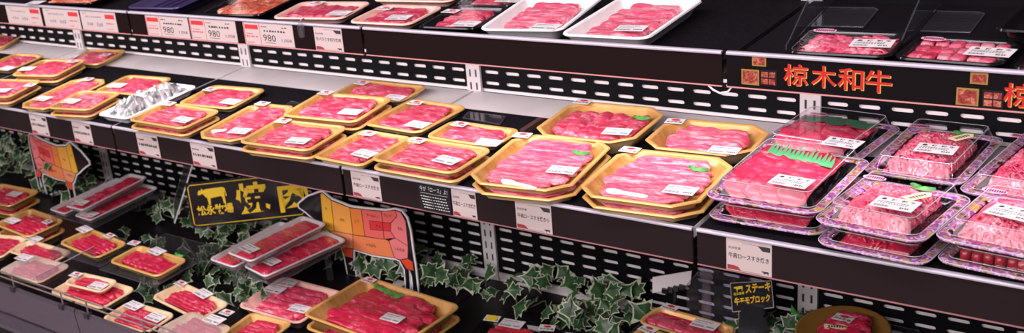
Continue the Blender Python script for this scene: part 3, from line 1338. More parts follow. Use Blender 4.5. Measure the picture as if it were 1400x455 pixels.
def put_text(mb, body, x, y, w, h, tf, m=0, bold=0., shear=0.):
    """lettering fitted into the box x..x+w, y..y+h of a flat face; tf maps (u, v, 0) to the face"""
    vs, fs, tw, th = text_mesh(body, bold)
    mb.add([tf((x + u / tw * w + shear * v, y + v / th * h, 0)) for u, v in vs], fs, m)
COW_ICON = [(0, .62), (.06, .78), (.13, .74), (.16, .86), (.20, .76), (.30, .80), (.9, .82), (.97, .74), (1, .35), (.96, .35), (.95, .6), (.92, .45), (.93, .0), (.85, 0), (.84, .30), (.78, .38), (.42, .32), (.40, 0), (.33, 0), (.31, .34), (.26, .40), (.17, .58), (.10, .55), (.02, .52)]

# ------------------------------------------------------------------ camera
cam = bpy.data.cameras.new('camera'); camo = bpy.data.objects.new('camera', cam); COL.objects.link(camo); SC.camera = camo
r_, u_, f_ = (Vector(CAM[k]) for k in ('right', 'up', 'fwd'))
camo.matrix_world = Matrix(((r_.x, u_.x, -f_.x, CAM['loc'][0]), (r_.y, u_.y, -f_.y, CAM['loc'][1]), (r_.z, u_.z, -f_.z, CAM['loc'][2]), (0, 0, 0, 1)))
cam.sensor_fit = 'HORIZONTAL'; cam.sensor_width = 36; cam.lens = CAM['f'] / 1400 * 36
cam.shift_x = (700 - CAM['cx']) / 1400; cam.shift_y = (CAM['cy'] - 227.5) / 1400
cam.clip_start = .05
cam.dof.use_dof = True; cam.dof.focus_distance = 2.05; cam.dof.aperture_fstop = 7.0

# ------------------------------------------------------------------ light, sky of the shop
w_ = bpy.data.worlds.new('shop'); SC.world = w_; w_.use_nodes = True
w_.node_tree.nodes['Background'].inputs[0].default_value = (.95, .86, .90, 1); w_.node_tree.nodes['Background'].inputs[1].default_value = .20
def area(name, loc, aim, sx, sy, power, col):
    l = bpy.data.lights.new(name, 'AREA'); l.shape = 'RECTANGLE'; l.size = sx; l.size_y = sy; l.energy = power; l.color = col
    o = bpy.data.objects.new(name, l); COL.objects.link(o); o.location = loc
    o.rotation_euler = (Vector(aim) - Vector(loc)).to_track_quat('-Z', 'Y').to_euler(); return o
area('canopy_lamp', (-.7, -.50, 1.40), (-.7, .15, 0), 4.4, .15, 56, (1., .87, .915))
area('shop_fill_lamp', (-.6, -2.9, 1.6), (-.6, .2, -.3), 5.0, 1.2, 190, (1., .91, .925))  # unseen fill lamp, added in front to brighten the lower deck
area('shelf_lamp', (-.9, yu + .03, zu - .048), (-.9, yu + .20, 0), 3.6, .015, 13, (1., .85, .90))
SC.view_settings.view_transform = 'Standard'; SC.view_settings.look = 'None'; SC.view_settings.exposure = -.38; SC.view_settings.gamma = 1
SC.view_settings.use_curve_mapping = False
SC.cycles.transparent_max_bounces = 24; SC.cycles.max_bounces = 8; SC.cycles.caustics_reflective = False; SC.cycles.caustics_refractive = False
SC.cycles.sample_clamp_indirect = 3

# ------------------------------------------------------------------ the setting
struct(MB().box((XL - 1, -4, -.80), (XR + 1, 1, -.75)).obj('floor', 'floor'))
struct(MB().box((XL - .1, yb + .006, DECK - .25), (XR + .1, yb + .03, .75)).obj('wall_back', 'backing'))
def perforated(z0, z1, rows):
    """one black wall panel of a bay with rows of long slots"""
    mb = MB(); wd = B - .038; nc = 13; cw = wd / nc; rh = (z1 - z0) / rows; y0, y1 = yb, yb + .003
    sw, sh = .0185, .0042
    for r in range(rows):
        for c in range(nc):
            cx = -wd / 2 + cw * (c + .5); cz = z0 + rh * (r + .5)
            up = [(sw - sh + sh * math.cos(a), sh * math.sin(a)) for a in (0, PI / 4, PI / 2)] + [(-sw + sh + sh * math.cos(a), sh * math.sin(a)) for a in (PI / 2, 3 * PI / 4, PI)]
            dn = [(x, -z) for x, z in up]
            P = lambda q, y: (cx + q[0], y, cz + q[1])
            mb.add([P((-cw / 2, 0), y0), *[P(q, y0) for q in up[::-1]], P((cw / 2, 0), y0), P((cw / 2, rh / 2), y0), P((-cw / 2, rh / 2), y0)], [tuple(range(10))])
            mb.add([P((-cw / 2, 0), y0), P((-cw / 2, -rh / 2), y0), P((cw / 2, -rh / 2), y0), P((cw / 2, 0), y0), *[P(q, y0) for q in dn]], [tuple(range(10))])
            ring = up + dn[::-1][1:-1]
            mb.add([P(q, y0) for q in ring] + [P(q, y1) for q in ring], [(i, (i + 1) % 10, (i + 1) % 10 + 10, i + 10) for i in range(10)])
    return mb.mesh('wall_panel', 'panel')
pm1 = perforated(.004, .274, 10); pm2 = perforated(DECK + .02, -.004, 18)
pm3 = MB().box((-(B - .038) / 2, yb, zu + .012), ((B - .038) / 2, yb + .003, .74)).mesh('wall_panel', 'panel')
for k in BAYS:
    for me in (pm1, pm2, pm3): struct(link('wall_panel', me, loc=(X0 + (k + .5) * B, 0, 0)))
for k in range(-4, 2):
    x = X0 + k * B; mb = MB().box((x - .0185, yb - .006, DECK), (x + .0185, yb + .005, .74))
    for i in range(38):
        for s in (-.008, .008): mb.box((x + s - .002, yb - .0064, DECK + .02 + i * .032), (x + s + .002, yb - .0058, DECK + .038 + i * .032), 1)
    struct(mb.obj('trim_1', ['white_metal', 'ink']))
for k in BAYS: struct(MB().box((X0 + k * B + .02, yb - .004, DECK + .004), (X0 + (k + 1) * B - .02, yb + .004, DECK + .019)).obj('trim_2', 'white_metal'))
struct(MB().box((XL - .05, -.19, -.75), (XR + .05, yb + .02, DECK - .055)).obj('case_plinth_wall', 'dark'))

# ------------------------------------------------------------------ shelves
GSH_U, GSH_M = 'upper shelf sections', 'middle shelf sections'
bay_u = {-4: 'upper shelf section at the far left end, mostly outside the picture', -3: 'upper shelf section holding the three leftmost price cards', -2: 'upper shelf section holding the price cards reading 980', -1: 'upper shelf section with a long blank dark rail and the white trays', 0: 'upper shelf section whose rail carries big red lettering'}
bay_m = {-4: 'middle shelf section at the far left end, mostly outside the picture', -3: 'middle shelf section left of the crumpled film package, above the left cow board', -2: 'middle shelf section above the black and gold grilling placard', -1: 'middle shelf section carrying the large gold trays and the chalkboard card', 0: 'middle shelf section under the clear lidded trays'}
def shelf(k, y, z, h, label, group, upper):
    x0, x1 = X0 + k * B + .004, X0 + (k + 1) * B - .004; xc = (x0 + x1) / 2
    t = thing('display_shelf', label, 'shelf', (xc, y, z), group=group); a, b = x0 - xc, x1 - xc; dd = yb - .008 - y
    lo = .020 if upper else 0          # the upper rail stands a little above its deck
    MB().box((a, .006, -.022 - lo), (b, dd, -.0025 - lo)).obj('deck', 'dark' if upper else 'white_metal', t)
    if upper: MB().box((a + .001, .007, -.0224), (b - .001, dd - .002, -.0203)).obj('mat', 'mat', t)
    else: MB().box((a + .001, .007, -.0024), (b - .001, .384, -.0003)).obj('mat', 'mat', t)
    rm = ('banner' if k == 0 else 'black_rail') if upper else 'brown_rail'
    rl = MB().prism([(0, -h), (0, -.005), (.005, -.002), (.006, -.044), (.004, -h)], a, b, 0, lambda v: (v[2], v[0], v[1])).obj('price_rail', rm, t)
    MB().prism([(-.0010, -.0062), (-.0030, -.0050), (-.0032, -.0026), (-.0018, -.0006), (0, -.0001), (.0048, -.0003), (.0048, -.0040), (.0002, -.0056)], a, b, 0, lambda v: (v[2], v[0], v[1])).obj('rail_lip', 'lip', t)
    MB().box((a, -.0012, -h - .0008), (b, .004, -h + .0012)).obj('rail_glow_line', 'salmon' if upper else 'dull_salmon', t)  # salmon strip paints the lamp light reflected along the rail's bottom
    for s in (a + .012, b - .016):
        MB().prism([(dd - .002, -.12), (dd - .002, -.022 - lo), (.05, -.022 - lo), (.05, -.030 - lo)], s, s + .004, 0, lambda v: (v[2], v[0], v[1])).obj('bracket', 'white_metal', t)
    return t
for k in BAYS:
    shelf(k, yu, zu, hu, bay_u[k], GSH_U, True); shelf(k, 0, 0, hm, bay_m[k], GSH_M, False)
# lettering and pictures printed on the upper rail's banner
ban = [o for o in bpy.data.objects if o.get('label') == bay_u[0]][0]
mb = MB(); bx, by, bz = ban.location
def onrail(off): return lambda v: (v[0] - bx, -.0006 - off, v[1] - bz)
words = (BANNER['chars'][:4], [(c, round(x - BANNER['chars'][0][1] + BANNER['chars'][4][1], 4), BANNER['chars'][4][2]) for c, x, z in BANNER['chars'][:4]])
for word in words:
    mb = MB()
    for ch, x, z in word:
        s = .0355; w = .0365
        put_text(mb, ch, x - w / 2 + .0012, z - s / 2 - .0012, w, s, onrail(0), 0, .016)
        put_text(mb, ch, x - w / 2, z - s / 2, w, s, onrail(.0003), 1, .012)
    if 1:
        mb.obj('lettering', ['banner_gold', 'banner_red'], ban)['label'] = 'red brush lettering with gold shadow'
for (x, z), sx, sz in zip([q[0] for q in BANNER['pics']], (.022, .028, .026) * 2, (.017, .026, .026) * 2):
    mb = MB().box((x - bx - sx / 2, -.0010, z - bz - sz / 2), (x - bx + sx / 2, -.0002, z - bz + sz / 2), 0)
    if sx == .026:
        for i in (0, 1):
            for j in (0, 1): mb.box((x - bx - .011 + i * .0115, -.0014, z - bz - .011 + j * .0115), (x - bx - .001 + i * .0115, -.0009, z - bz - .002 + j * .0115), 1)
    else: mb.box((x - bx - sx / 2 + .0025, -.0014, z - bz - sz / 2 + .0025), (x - bx + sx / 2 - .0025, -.0009, z - bz + sz / 2 - .0025), 1)
    mb.obj('meat_picture', ['photo_gold', 'photo_meat'] if sx != .026 else ['board_black', 'photo_meat'], ban)

# bottom deck with wire rail
for k in BAYS:
    x0, x1 = X0 + k * B + .002, X0 + (k + 1) * B - .002; xc = (x0 + x1) / 2
    lab = {-4: 'chrome fronted bottom deck section at the far left end, mostly outside the picture', -3: 'chrome fronted bottom deck section at the lower left corner of the picture', -2: 'bottom deck section under the clear risers and black grilling placard', -1: 'bottom deck section under the big gold tray and right cow board', 0: 'bottom deck section under the small black and yellow sign'}[k]
    t = thing('bottom_deck', lab, 'display deck', (xc, 0, DECK), group='bottom deck sections'); a, b = x0 - xc, x1 - xc
    MB().box((a, -.225, -.05), (b, yb - .008, -.0005)).obj('deck', 'dark', t)
    MB().prism([(-.232, -.012), (-.238, .080), (-.232, .088), (-.226, .084), (-.226, -.012)], a, b, 0, lambda v: (v[2], v[0], v[1])).obj('front_panel', 'chrome', t)
    MB().prism([(-.250, -.052), (-.250, -.040), (-.236, -.014), (-.226, -.014), (-.226, -.052)], a, b, 0, lambda v: (v[2], v[0], v[1])).obj('bumper', 'chrome', t)
    for z in (.107, .123): MB().tube([(a + .004, -.231, z), (b - .004, -.231, z)], .0022).obj('rail_wire', 'wire', t)
    for i in range(4):
        x = a + .05 + i * (b - a - .1) / 3
        MB().tube([(x, -.231, .08), (x, -.231, .124)], .0022).obj('rail_post', 'wire', t)
        MB().box((x - .008, -.242, .076), (x + .008, -.224, .090)).obj('clip', 'ink', t)

# ------------------------------------------------------------------ price cards
for i, c in enumerate(CARDS):
    st = c['style']; w = c['x1'] - c['x0']; h = c['z1'] - c['z0']; y = c['y'] - (.0012 if st == 'chalk' else 0)
    t = thing('price_card', c['label'], 'price card', (c['x0'], c['y'] + .0037 - (.0012 if st == 'chalk' else 0), c['z0']), (0, 0, 0), 'cards in the upper price rail' if c['z0'] > .1 else 'cards in the middle price rail')
    if st == 'chalk': t.name = 'chalkboard_card'
    tf = lambda v, o=.0007: (v[0] * 1., -o, v[1])
    MB().box((0, -.0006, 0), (w, .0003, h)).obj('card', 'board_black' if st == 'chalk' else 'card', t)
    ink = MB(); red = MB()
    def bar(mb, x, z, bw, bh, o=.0008): mb.add([(x, -o, z), (x + bw, -o, z), (x + bw, -o, z + bh), (x, -o, z + bh)], [(0, 1, 2, 3)])
    def dashes(mb, x, z, bw, bh, n):
        q = random.Random(i * 7 + n)
        for j in range(n):
            u = bw / n; bar(mb, x + j * u, z, u * q.uniform(.45, .85), bh * q.uniform(.7, 1))
    if st == 'taglate':
        bar(red, w * .70, h * .66, w * .26, h * .22); dashes(red, w * .72, h * .38, w * .2, h * .08, 5); dashes(red, w * .70, h * .12, w * .24, h * .03, 1)
        dashes(ink, w * .14, h * .68, w * .46, h * .09, 8); dashes(ink, w * .16, h * .26, w * .18, h * .16, 3); dashes(ink, w * .44, h * .24, w * .18, h * .2, 3); dashes(ink, w * .06, h * .86, w * .12, h * .05, 3)
    elif st == 'tag980':
        bar(red, w * .035, h * .70, w * .27, h * .20); bar(red, w * .01, h * .02, w * .012, h * .96); bar(red, w * .33, h * .02, w * .008, h * .94); dashes(red, w * .05, h * .48, w * .24, h * .03, 1); dashes(red, w * .05, h * .34, w * .24, h * .07, 5); dashes(red, w * .05, h * .08, w * .25, h * .03, 1)
        put_text(ink, '980', w * .39, h * .20, w * .25, h * .30, lambda v: (v[0], -.0008, v[1]), 0, .0)
        put_text(ink, '1,058', w * .76, h * .20, w * .19, h * .15, lambda v: (v[0], -.0008, v[1]))
        bar(ink, w * .42, h * .12, w * .2, h * .018)
        dashes(ink, w * .42, h * .62, w * .44, h * .09, 8); dashes(ink, w * .37, h * .82, w * .12, h * .05, 3); dashes(ink, w * .78, h * .82, w * .12, h * .05, 2)
    elif st == 'chalk':
        ck = MB()
        put_text(ck, '今が「ロース」よ!', w * .05, h * .74, w * .88, h * .19, lambda v: (v[0], -.0008, v[1]))
        bar(ck, w * .06, h * .66, w * .86, h * .012)
        for j in range(5): dashes(ck, w * (.06 + .02 * j), h * (.53 - j * .105), w * .84, h * .04, 11)
        ck.obj('handwriting', 'chalk', t)
    else:
        bar(ink, w * .36, h * .90, w * .6, h * .008)
        ink.add([(w * .70, -.0008, h * .90), (w * .97, -.0008, h * .90), (w * .97, -.0008, h * .76), (w * .80, -.0008, h * .76)], [(0, 3, 2, 1)])
        red.add([(w * .02, -.0008, h * .03), (w * .33, -.0008, h * .03), (w * .26, -.0008, h * .14), (w * .18, -.0008, h * .17), (w * .02, -.0008, h * .17)], [(0, 1, 2, 3, 4)]); bar(red, w * .33, h * .03, w * .44, h * .012)
        ink.add([(w * (.78 + .16 * x), -.0008, h * (.04 + .13 * z)) for x, z in COW_ICON], [tuple(range(len(COW_ICON)))])
        title = {'name5': '牛肩ロースすき焼き', 'name4': '牛肩ロースすき焼き小', 'name3': '牛肩ロースすき焼き', 'name2': '牛肩ロースすき焼き', 'name0': '牛バラうす切り焼肉'}.get(st)
        F = lambda v: (v[0], -.0008, v[1])
        if title:
            put_text(ink, title, w * (.05 if st != 'name3' else .03), h * .40, w * (.89 if st != 'name3' else .93), h * .17, F, 0, .012)
            put_text(ink, '松永牧場', w * .05, h * .68, w * .27, h * .085, F)
        else: dashes(ink, w * .06, h * .44, w * .86, h * .13, 9); dashes(ink, w * .05, h * .70, w * .3, h * .07, 4)
    if ink.v: ink.obj('print', 'grey_ink' if st == 'taglate' else 'ink', t)
    if red.v: red.obj('colour_print', 'red_ink' if 'tag' in st else 'maroon', t)

# ------------------------------------------------------------------ trays
def outline(w, d, shape, r=None, n=5, cut=.036):
    """points round a tray seen from above"""
    a, b = w / 2, d / 2
    if shape == 'oct':
        c = min(cut, w * .2); e = .006; P = []
        for (px, py), (qx, qy) in (((a, -b + c), (a, b - c)), ((a - c, b), (-a + c, b)), ((-a, b - c), (-a, -b + c)), ((-a + c, -b), (a - c, -b))):
            for t in (0, .06, .33, .66, .94, 1): P.append((px + (qx - px) * t, py + (qy - py) * t))
        return P
    r = r or min(.022, w * .14); P = []
    for cx, cy, a0 in ((a - r, b - r, 0), (-a + r, b - r, PI / 2), (-a + r, -b + r, PI), (a - r, -b + r, 1.5 * PI)):
        for k in range(n + 1): P.append((cx + r * math.cos(a0 + PI / 2 * k / n), cy + r * math.sin(a0 + PI / 2 * k / n)))
    return P
def inset(w, d, o, shape): return outline(w - 2 * o, d - 2 * o, shape, max(.006, min(.022, w * .14) - o * .6), cut=.036 - o * .55)
def shell(kind, w, d, h, shape):
    """hollow tray: foot, flared wall, rolled rim, inner wall and floor"""
    R = lambda o, z: [(x, y, z) for x, y in inset(w, d, o, shape)]
    rim = .0075 if kind != 'slim' else .005; wall = h * .42
    if kind == 'print': rim, wall = .013, .010
    rings = [R(rim + wall, 0), R(rim + wall * .9, .0012), R(rim * .72, h - .0055), R(.0012, h - .0048), R(0, h - .0030), R(.0012, h - .0004), R(rim * .5, h), R(rim, h - .0008), R(rim + .0015, h - .0026), R(rim + wall * .9 + .001, .0045), R(rim + wall + .003, .0030)]
    return MB().loft(rings)
def strip(mb, path, half, thick, m=0, seg=5, crown=.2, nrm=None):
    """a limp slab following path (list of (pos, side) vectors)"""
    rings = []
    for p, s in path:
        p = Vector(p); s = Vector(s); up = Vector((0, 0, 1)); ring = []
        for k in range(seg): t = k / (seg - 1) * 2 - 1; ring.append(p + s * t + up * (thick * (1 - t * t) * crown * 4))
        for k in range(seg): t = 1 - k / (seg - 1) * 2; ring.append(p + s * t * .96 - up * thick)
        rings.append(ring)
    mb.loft(rings)
def slices(e, seed, a, b, zf, zt):
    """overlapping soft slices, each one a mesh of its own"""
    st = e['meat']; res = []; q = random.Random(seed)
    along = st in ('bandy', 'shingle', 'shinglebig')
    nb = {'band': 6, 'bandbig': 6, 'bandy': 6, 'shingle': 9, 'shinglebig': 8}[st]
    L, D = (a, b) if not along else (b, a)            # slices run along L and lie one after another across D
    n = 30 if st != 'shinglebig' else 40; m = 8
    if e.get('below'): nb = 4; n = 14
    sp = 2 * D / nb; bw = sp * 1.75
    for i in range(nb):
        vc = D - sp * (i + .5); off = q.uniform(0, 90); rows = []
        edge = 1 - .22 * abs((i + .5) / nb * 2 - 1) ** 3
        l0, l1 = -L * edge * q.uniform(.86, 1.0), L * edge * q.uniform(.86, 1.0)
        amp = .10 if st == 'band' else .20 if st == 'bandbig' else .12
        fr = 20 if st not in ('shingle', 'shinglebig') else 17
        top = zt - zf
        for j in range(n + 1):
            s = j / n; x = l0 + (l1 - l0) * s; row = []
            taper = min(1, .45 + 6 * min(s, 1 - s))
            for k in range(m + 1):
                t = k / m
                v = vc + bw * (.5 - t) * taper + sp * amp * 2.2 * noise.noise((x * fr * .7, off, 1.3)) + .004 * noise.noise((x * 60, off, t * 3))
                z = zf + top * (.50 + .42 * math.sin(PI * min(1, max(0, t * .78 + .16))) - .30 * (1 - t) ** 2)
                z += top * .16 * noise.noise((x * fr, v * (30 if not along else 10), off)) + top * .09 * noise.noise((x * fr * 2.6, v * (40 if not along else 18), off + 5))
                if st == 'shingle': z += top * .03 * math.sin(x * 120 + 5 * noise.noise((x * 14, off, 0)))
                z -= top * .45 * (max(0, .10 - min(s, 1 - s)) / .10) ** 2
                xe = x + (.010 * noise.noise((v * 50, off, 7)) if j in (0, n) else 0)
                v = max(-D * 1.03, min(D * 1.03, v)); z = min(zt, max(zf, z))
                row.append((xe, v, z) if not along else (-v, xe, z))
            rows.append(row)
        mb = MB(); W = m + 1; vs = [p for r in rows for p in r]; N = len(vs); vs += [(x, y, max(zf - .0003, z - .004)) for x, y, z in vs]
        if e['kind'] in ('gold', 'pale', 'pink', 'white', 'black'):      # the slices lie inside the flared wall and the cut corners
            h = e['h']; fit = []; oct_ = e.get('shape') == 'oct'; cut = min(.036, e['w'] * .2) if oct_ else .010
            for x, y, z in vs:
                k = (h * .40 + .002) * max(0, 1 - z / h); ax, by = a - k, b - k
                x, y = max(-ax, min(ax, x * ax / a)), max(-by, min(by, y * by / b))
                ex = abs(x) + abs(y) - (ax + by - cut)
                if ex > 0: x -= math.copysign(ex / 2, x); y -= math.copysign(ex / 2, y)
                fit.append((x, y, z))
            vs = fit
        fs = []
        for j in range(n):
            for k in range(m):
                p0, p1, p2, p3 = j * W + k, j * W + k + 1, (j + 1) * W + k + 1, (j + 1) * W + k
                fs.append((p0, p1, p2, p3)); fs.append((p3 + N, p2 + N, p1 + N, p0 + N))
        rim = [j * W for j in range(n + 1)] + [n * W + k for k in range(1, W)] + [j * W + m for j in range(n - 1, -1, -1)] + [k for k in range(m - 1, 0, -1)]
        fs += [(rim[x], rim[(x + 1) % len(rim)], rim[(x + 1) % len(rim)] + N, rim[x] + N) for x in range(len(rim))]
        mb.add(vs, fs); res.append(mb)
    return res
def shreds(e, seed, a, b, zf, zt, count, size, wd):
    """a heap of shaved strips over a soft mound"""
    q = random.Random(seed); mb = MB(); n = 18; top = zt - zf
    def hill(x, y): return zf + top * .80 * (max(0, 1 - abs(x / a) ** 3.4) * max(0, 1 - abs(y / b) ** 3.4)) ** .6
    vs = [(a * (2 * i / n - 1), b * (2 * j / n - 1), 0) for i in range(n + 1) for j in range(n + 1)]
    vs = [(x, y, hill(x, y) + top * .12 * noise.noise((x * 60, y * 60, seed)) * (1 if abs(x) < a * .95 and abs(y) < b * .95 else 0)) for x, y, _ in vs]
    mb.add(vs, [(i * (n + 1) + j, (i + 1) * (n + 1) + j, (i + 1) * (n + 1) + j + 1, i * (n + 1) + j + 1) for i in range(n) for j in range(n)])
    for c in range(count):
        x, y = q.uniform(-.92, .92) * a, q.uniform(-.92, .92) * b; an = q.uniform(0, PI); cu = q.uniform(-1, 1) * 28; ln = size * q.uniform(.6, 1.2); path = []
        for k in range(7):
            s = (k / 6 - .5) * ln; a2 = an + cu * s
            px, py = x + s * math.cos(an) - cu * s * s * .5 * math.sin(an), y + s * math.sin(an) + cu * s * s * .5 * math.cos(an)
            px = max(-a, min(a, px)); py = max(-b, min(b, py))
            z = min(zt - .0012, hill(px, py) + .0015 + top * .16 * math.sin(k * 1.3 + c))
            half = wd * (.55 + .45 * math.sin(PI * (k + .5) / 7)); tw = q.uniform(-.2, .2) + .5 * math.sin(k + c)
            path.append(((px, py, z), (-math.sin(a2) * half * math.cos(tw), math.cos(a2) * half * math.cos(tw), half * .5 * math.sin(tw))))
        strip(mb, path, 0, .0011, 0, 4, .3)
    return mb
def rbox(mb, c, s, yaw, tilt, q):
    """a soft edged irregular block"""
    x, y, z = s; r = .22; rings = []
    R = Matrix.Rotation(yaw, 3, 'Z') @ Matrix.Rotation(tilt, 3, 'X')
    for zz, k in ((-1, .72), (-.75, .96), (0, 1.0), (.7, .97), (1, .70)):
        ring = []
        for i in range(12):
            an = 2 * PI * i / 12; ux = math.copysign(abs(math.cos(an)) ** .45, math.cos(an)); uy = math.copysign(abs(math.sin(an)) ** .45, math.sin(an))
            v = Vector((ux * x * k, uy * y * k, zz * z)) * (1 + .06 * noise.noise((ux * 2 + c[0] * 90, uy * 2 + c[1] * 90, zz)))
            ring.append(R @ v + Vector(c))
        rings.append(ring)
    mb.loft(rings)
STK = {}
def sticker_mesh(kind):
    """thin paper sticker plus its print, both shared by every copy"""
    if kind in STK: return STK[kind]
    if kind == 'price':
        w, d = .060, .040; ink = MB(); q = random.Random(3); F = lambda v: (v[0], v[1], .0006)
        def bar(x, y, bw, bh): ink.add([F((x, y)), F((x + bw, y)), F((x + bw, y + bh)), F((x, y + bh))], [(0, 1, 2, 3)])
        for j in range(10): bar(-.026 + j * .0042, .010, .0042 * q.uniform(.5, .85), .0035)
        for j in range(8): bar(-.026 + j * .004, .002, .004 * q.uniform(.4, .8), .002)
        for j in range(12): bar(-.026 + j * .0025, -.016, .0009 + .0008 * (j % 3 == 0), .009)
        for j in range(5): bar(.008 + j * .0036, -.013, .0036 * q.uniform(.5, .8), .006)
        mats = 'ink'
    elif kind == 'lidprice':
        w, d = .068, .046; ink = MB(); q = random.Random(5); F = lambda v: (v[0], v[1], .0006)
        def bar(x, y, bw, bh): ink.add([F((x, y)), F((x + bw, y)), F((x + bw, y + bh)), F((x, y + bh))], [(0, 1, 2, 3)])
        for ch, x in zip('島根和牛', (-.027, -.011, .005, .019)): put_text(ink, ch, x, .0085, .009, .0095, F, 0, .03)
        for r in range(2):
            for j in range(11): bar(-.028 + j * .0045, .001 - r * .006, .0045 * q.uniform(.5, .85), .003)
        for j in range(12): bar(-.028 + j * .002, -.019, .0008 + .0006 * (j % 3 == 0), .008)
        for j in range(4): bar(.012 + j * .004, -.017, .004 * q.uniform(.5, .8), .006)
        mats = 'ink'
    elif kind == 'brand':
        w, d = .040, .030; ink = MB(); F = lambda v: (v[0], v[1], .0006)
        put_text(ink, '松永牧場', -.017, -.0105, .034, .0085, F, 0, .02)
        ink.add([(-.010 + .010 * math.cos(t * PI / 6) + .010, .006 + .006 * math.sin(t * PI / 6), .0006) for t in range(12)], [tuple(range(12))], 1)
        mats = ['ink', 'red_ink']
    elif kind == 'script':
        w, d = .034, .013; ink = MB(); q = random.Random(9)
        for j in range(9): x = -.0135 + j * .0032; z = .0007; ink.add([(x, -.003 + q.uniform(-.001, .001), z), (x + .0022, -.0035, z), (x + .0026, .003, z), (x + .0004, .0035, z)], [(0, 1, 2, 3)])
        mats = 'ink'
    else:
        w, d = .018, .042; ink = MB(); q = random.Random(4)
        for j in range(6): y = -.014 + j * .0045; ink.add([(-.004, y, .0006), (.004, y, .0006), (.003, y + .003, .0006), (-.003, y + .003, .0006)], [(0, 1, 2, 3)])
        mats = 'ink'
    if kind == 'tag': poly = [(-w / 2, -d / 2), (w / 2, -d / 2), (w / 2, d / 2 - .008), (0, d / 2), (-w / 2, d / 2 - .008)]
    elif kind == 'script': poly = [(w / 2 * math.cos(t * PI / 10) * (1 + .05 * (t % 2)), d / 2 * math.sin(t * PI / 10) * (1 + .12 * (t % 2))) for t in range(20)]
    else: poly = [(-w / 2, -d / 2), (w / 2, -d / 2), (w / 2, d / 2), (-w / 2, d / 2)]
    base = MB().prism(poly, 0, .0005).mesh('sticker', {'tag': 'tag_cream', 'script': 'pink_ink'}.get(kind, 'paper'))
    STK[kind] = (base, ink.mesh('print', mats))
    for me in STK[kind]: me.transform(Matrix.Diagonal((*((.86,) * 2 if kind in ('price', 'lidprice', 'brand') else (1, 1)), 1, 1)))
    return STK[kind]
def stick(t, kind, x, y, z, yaw=0., name=None, tilt=0.):
    a, b = sticker_mesh(kind)
    o = link(name or {'price': 'price_sticker', 'lidprice': 'price_sticker', 'brand': 'brand_sticker', 'script': 'script_sticker', 'tag': 'pointed_tag'}[kind], a, t, (x, y, z), (tilt, 0, yaw))
    link('print', b, o); return o
def leaf_mesh(mb, c, r, yaw, bend=.002, m=0):
    n = 12; vs = [(0, 0, bend)]
    for i in range(n):
        an = 2 * PI * i / n; k = 1 + .10 * (i % 2); x, y = r * k * math.cos(an), r * .6 * k * math.sin(an); vs.append((x, y, -abs(y) * .25))
    R = Matrix.Rotation(yaw, 3, 'Z'); vs = [R @ Vector(v) + Vector(c) for v in vs]
    vs2 = [v - Vector((0, 0, .0006)) for v in vs]
    mb.add(vs + vs2, [(0, 1 + i, 1 + (i + 1) % n) for i in range(n)] + [(n + 1, n + 2 + (i + 1) % n, n + 2 + i) for i in range(n)] + [(1 + i, n + 2 + i, n + 2 + (i + 1) % n, 1 + (i + 1) % n) for i in range(n)], m)
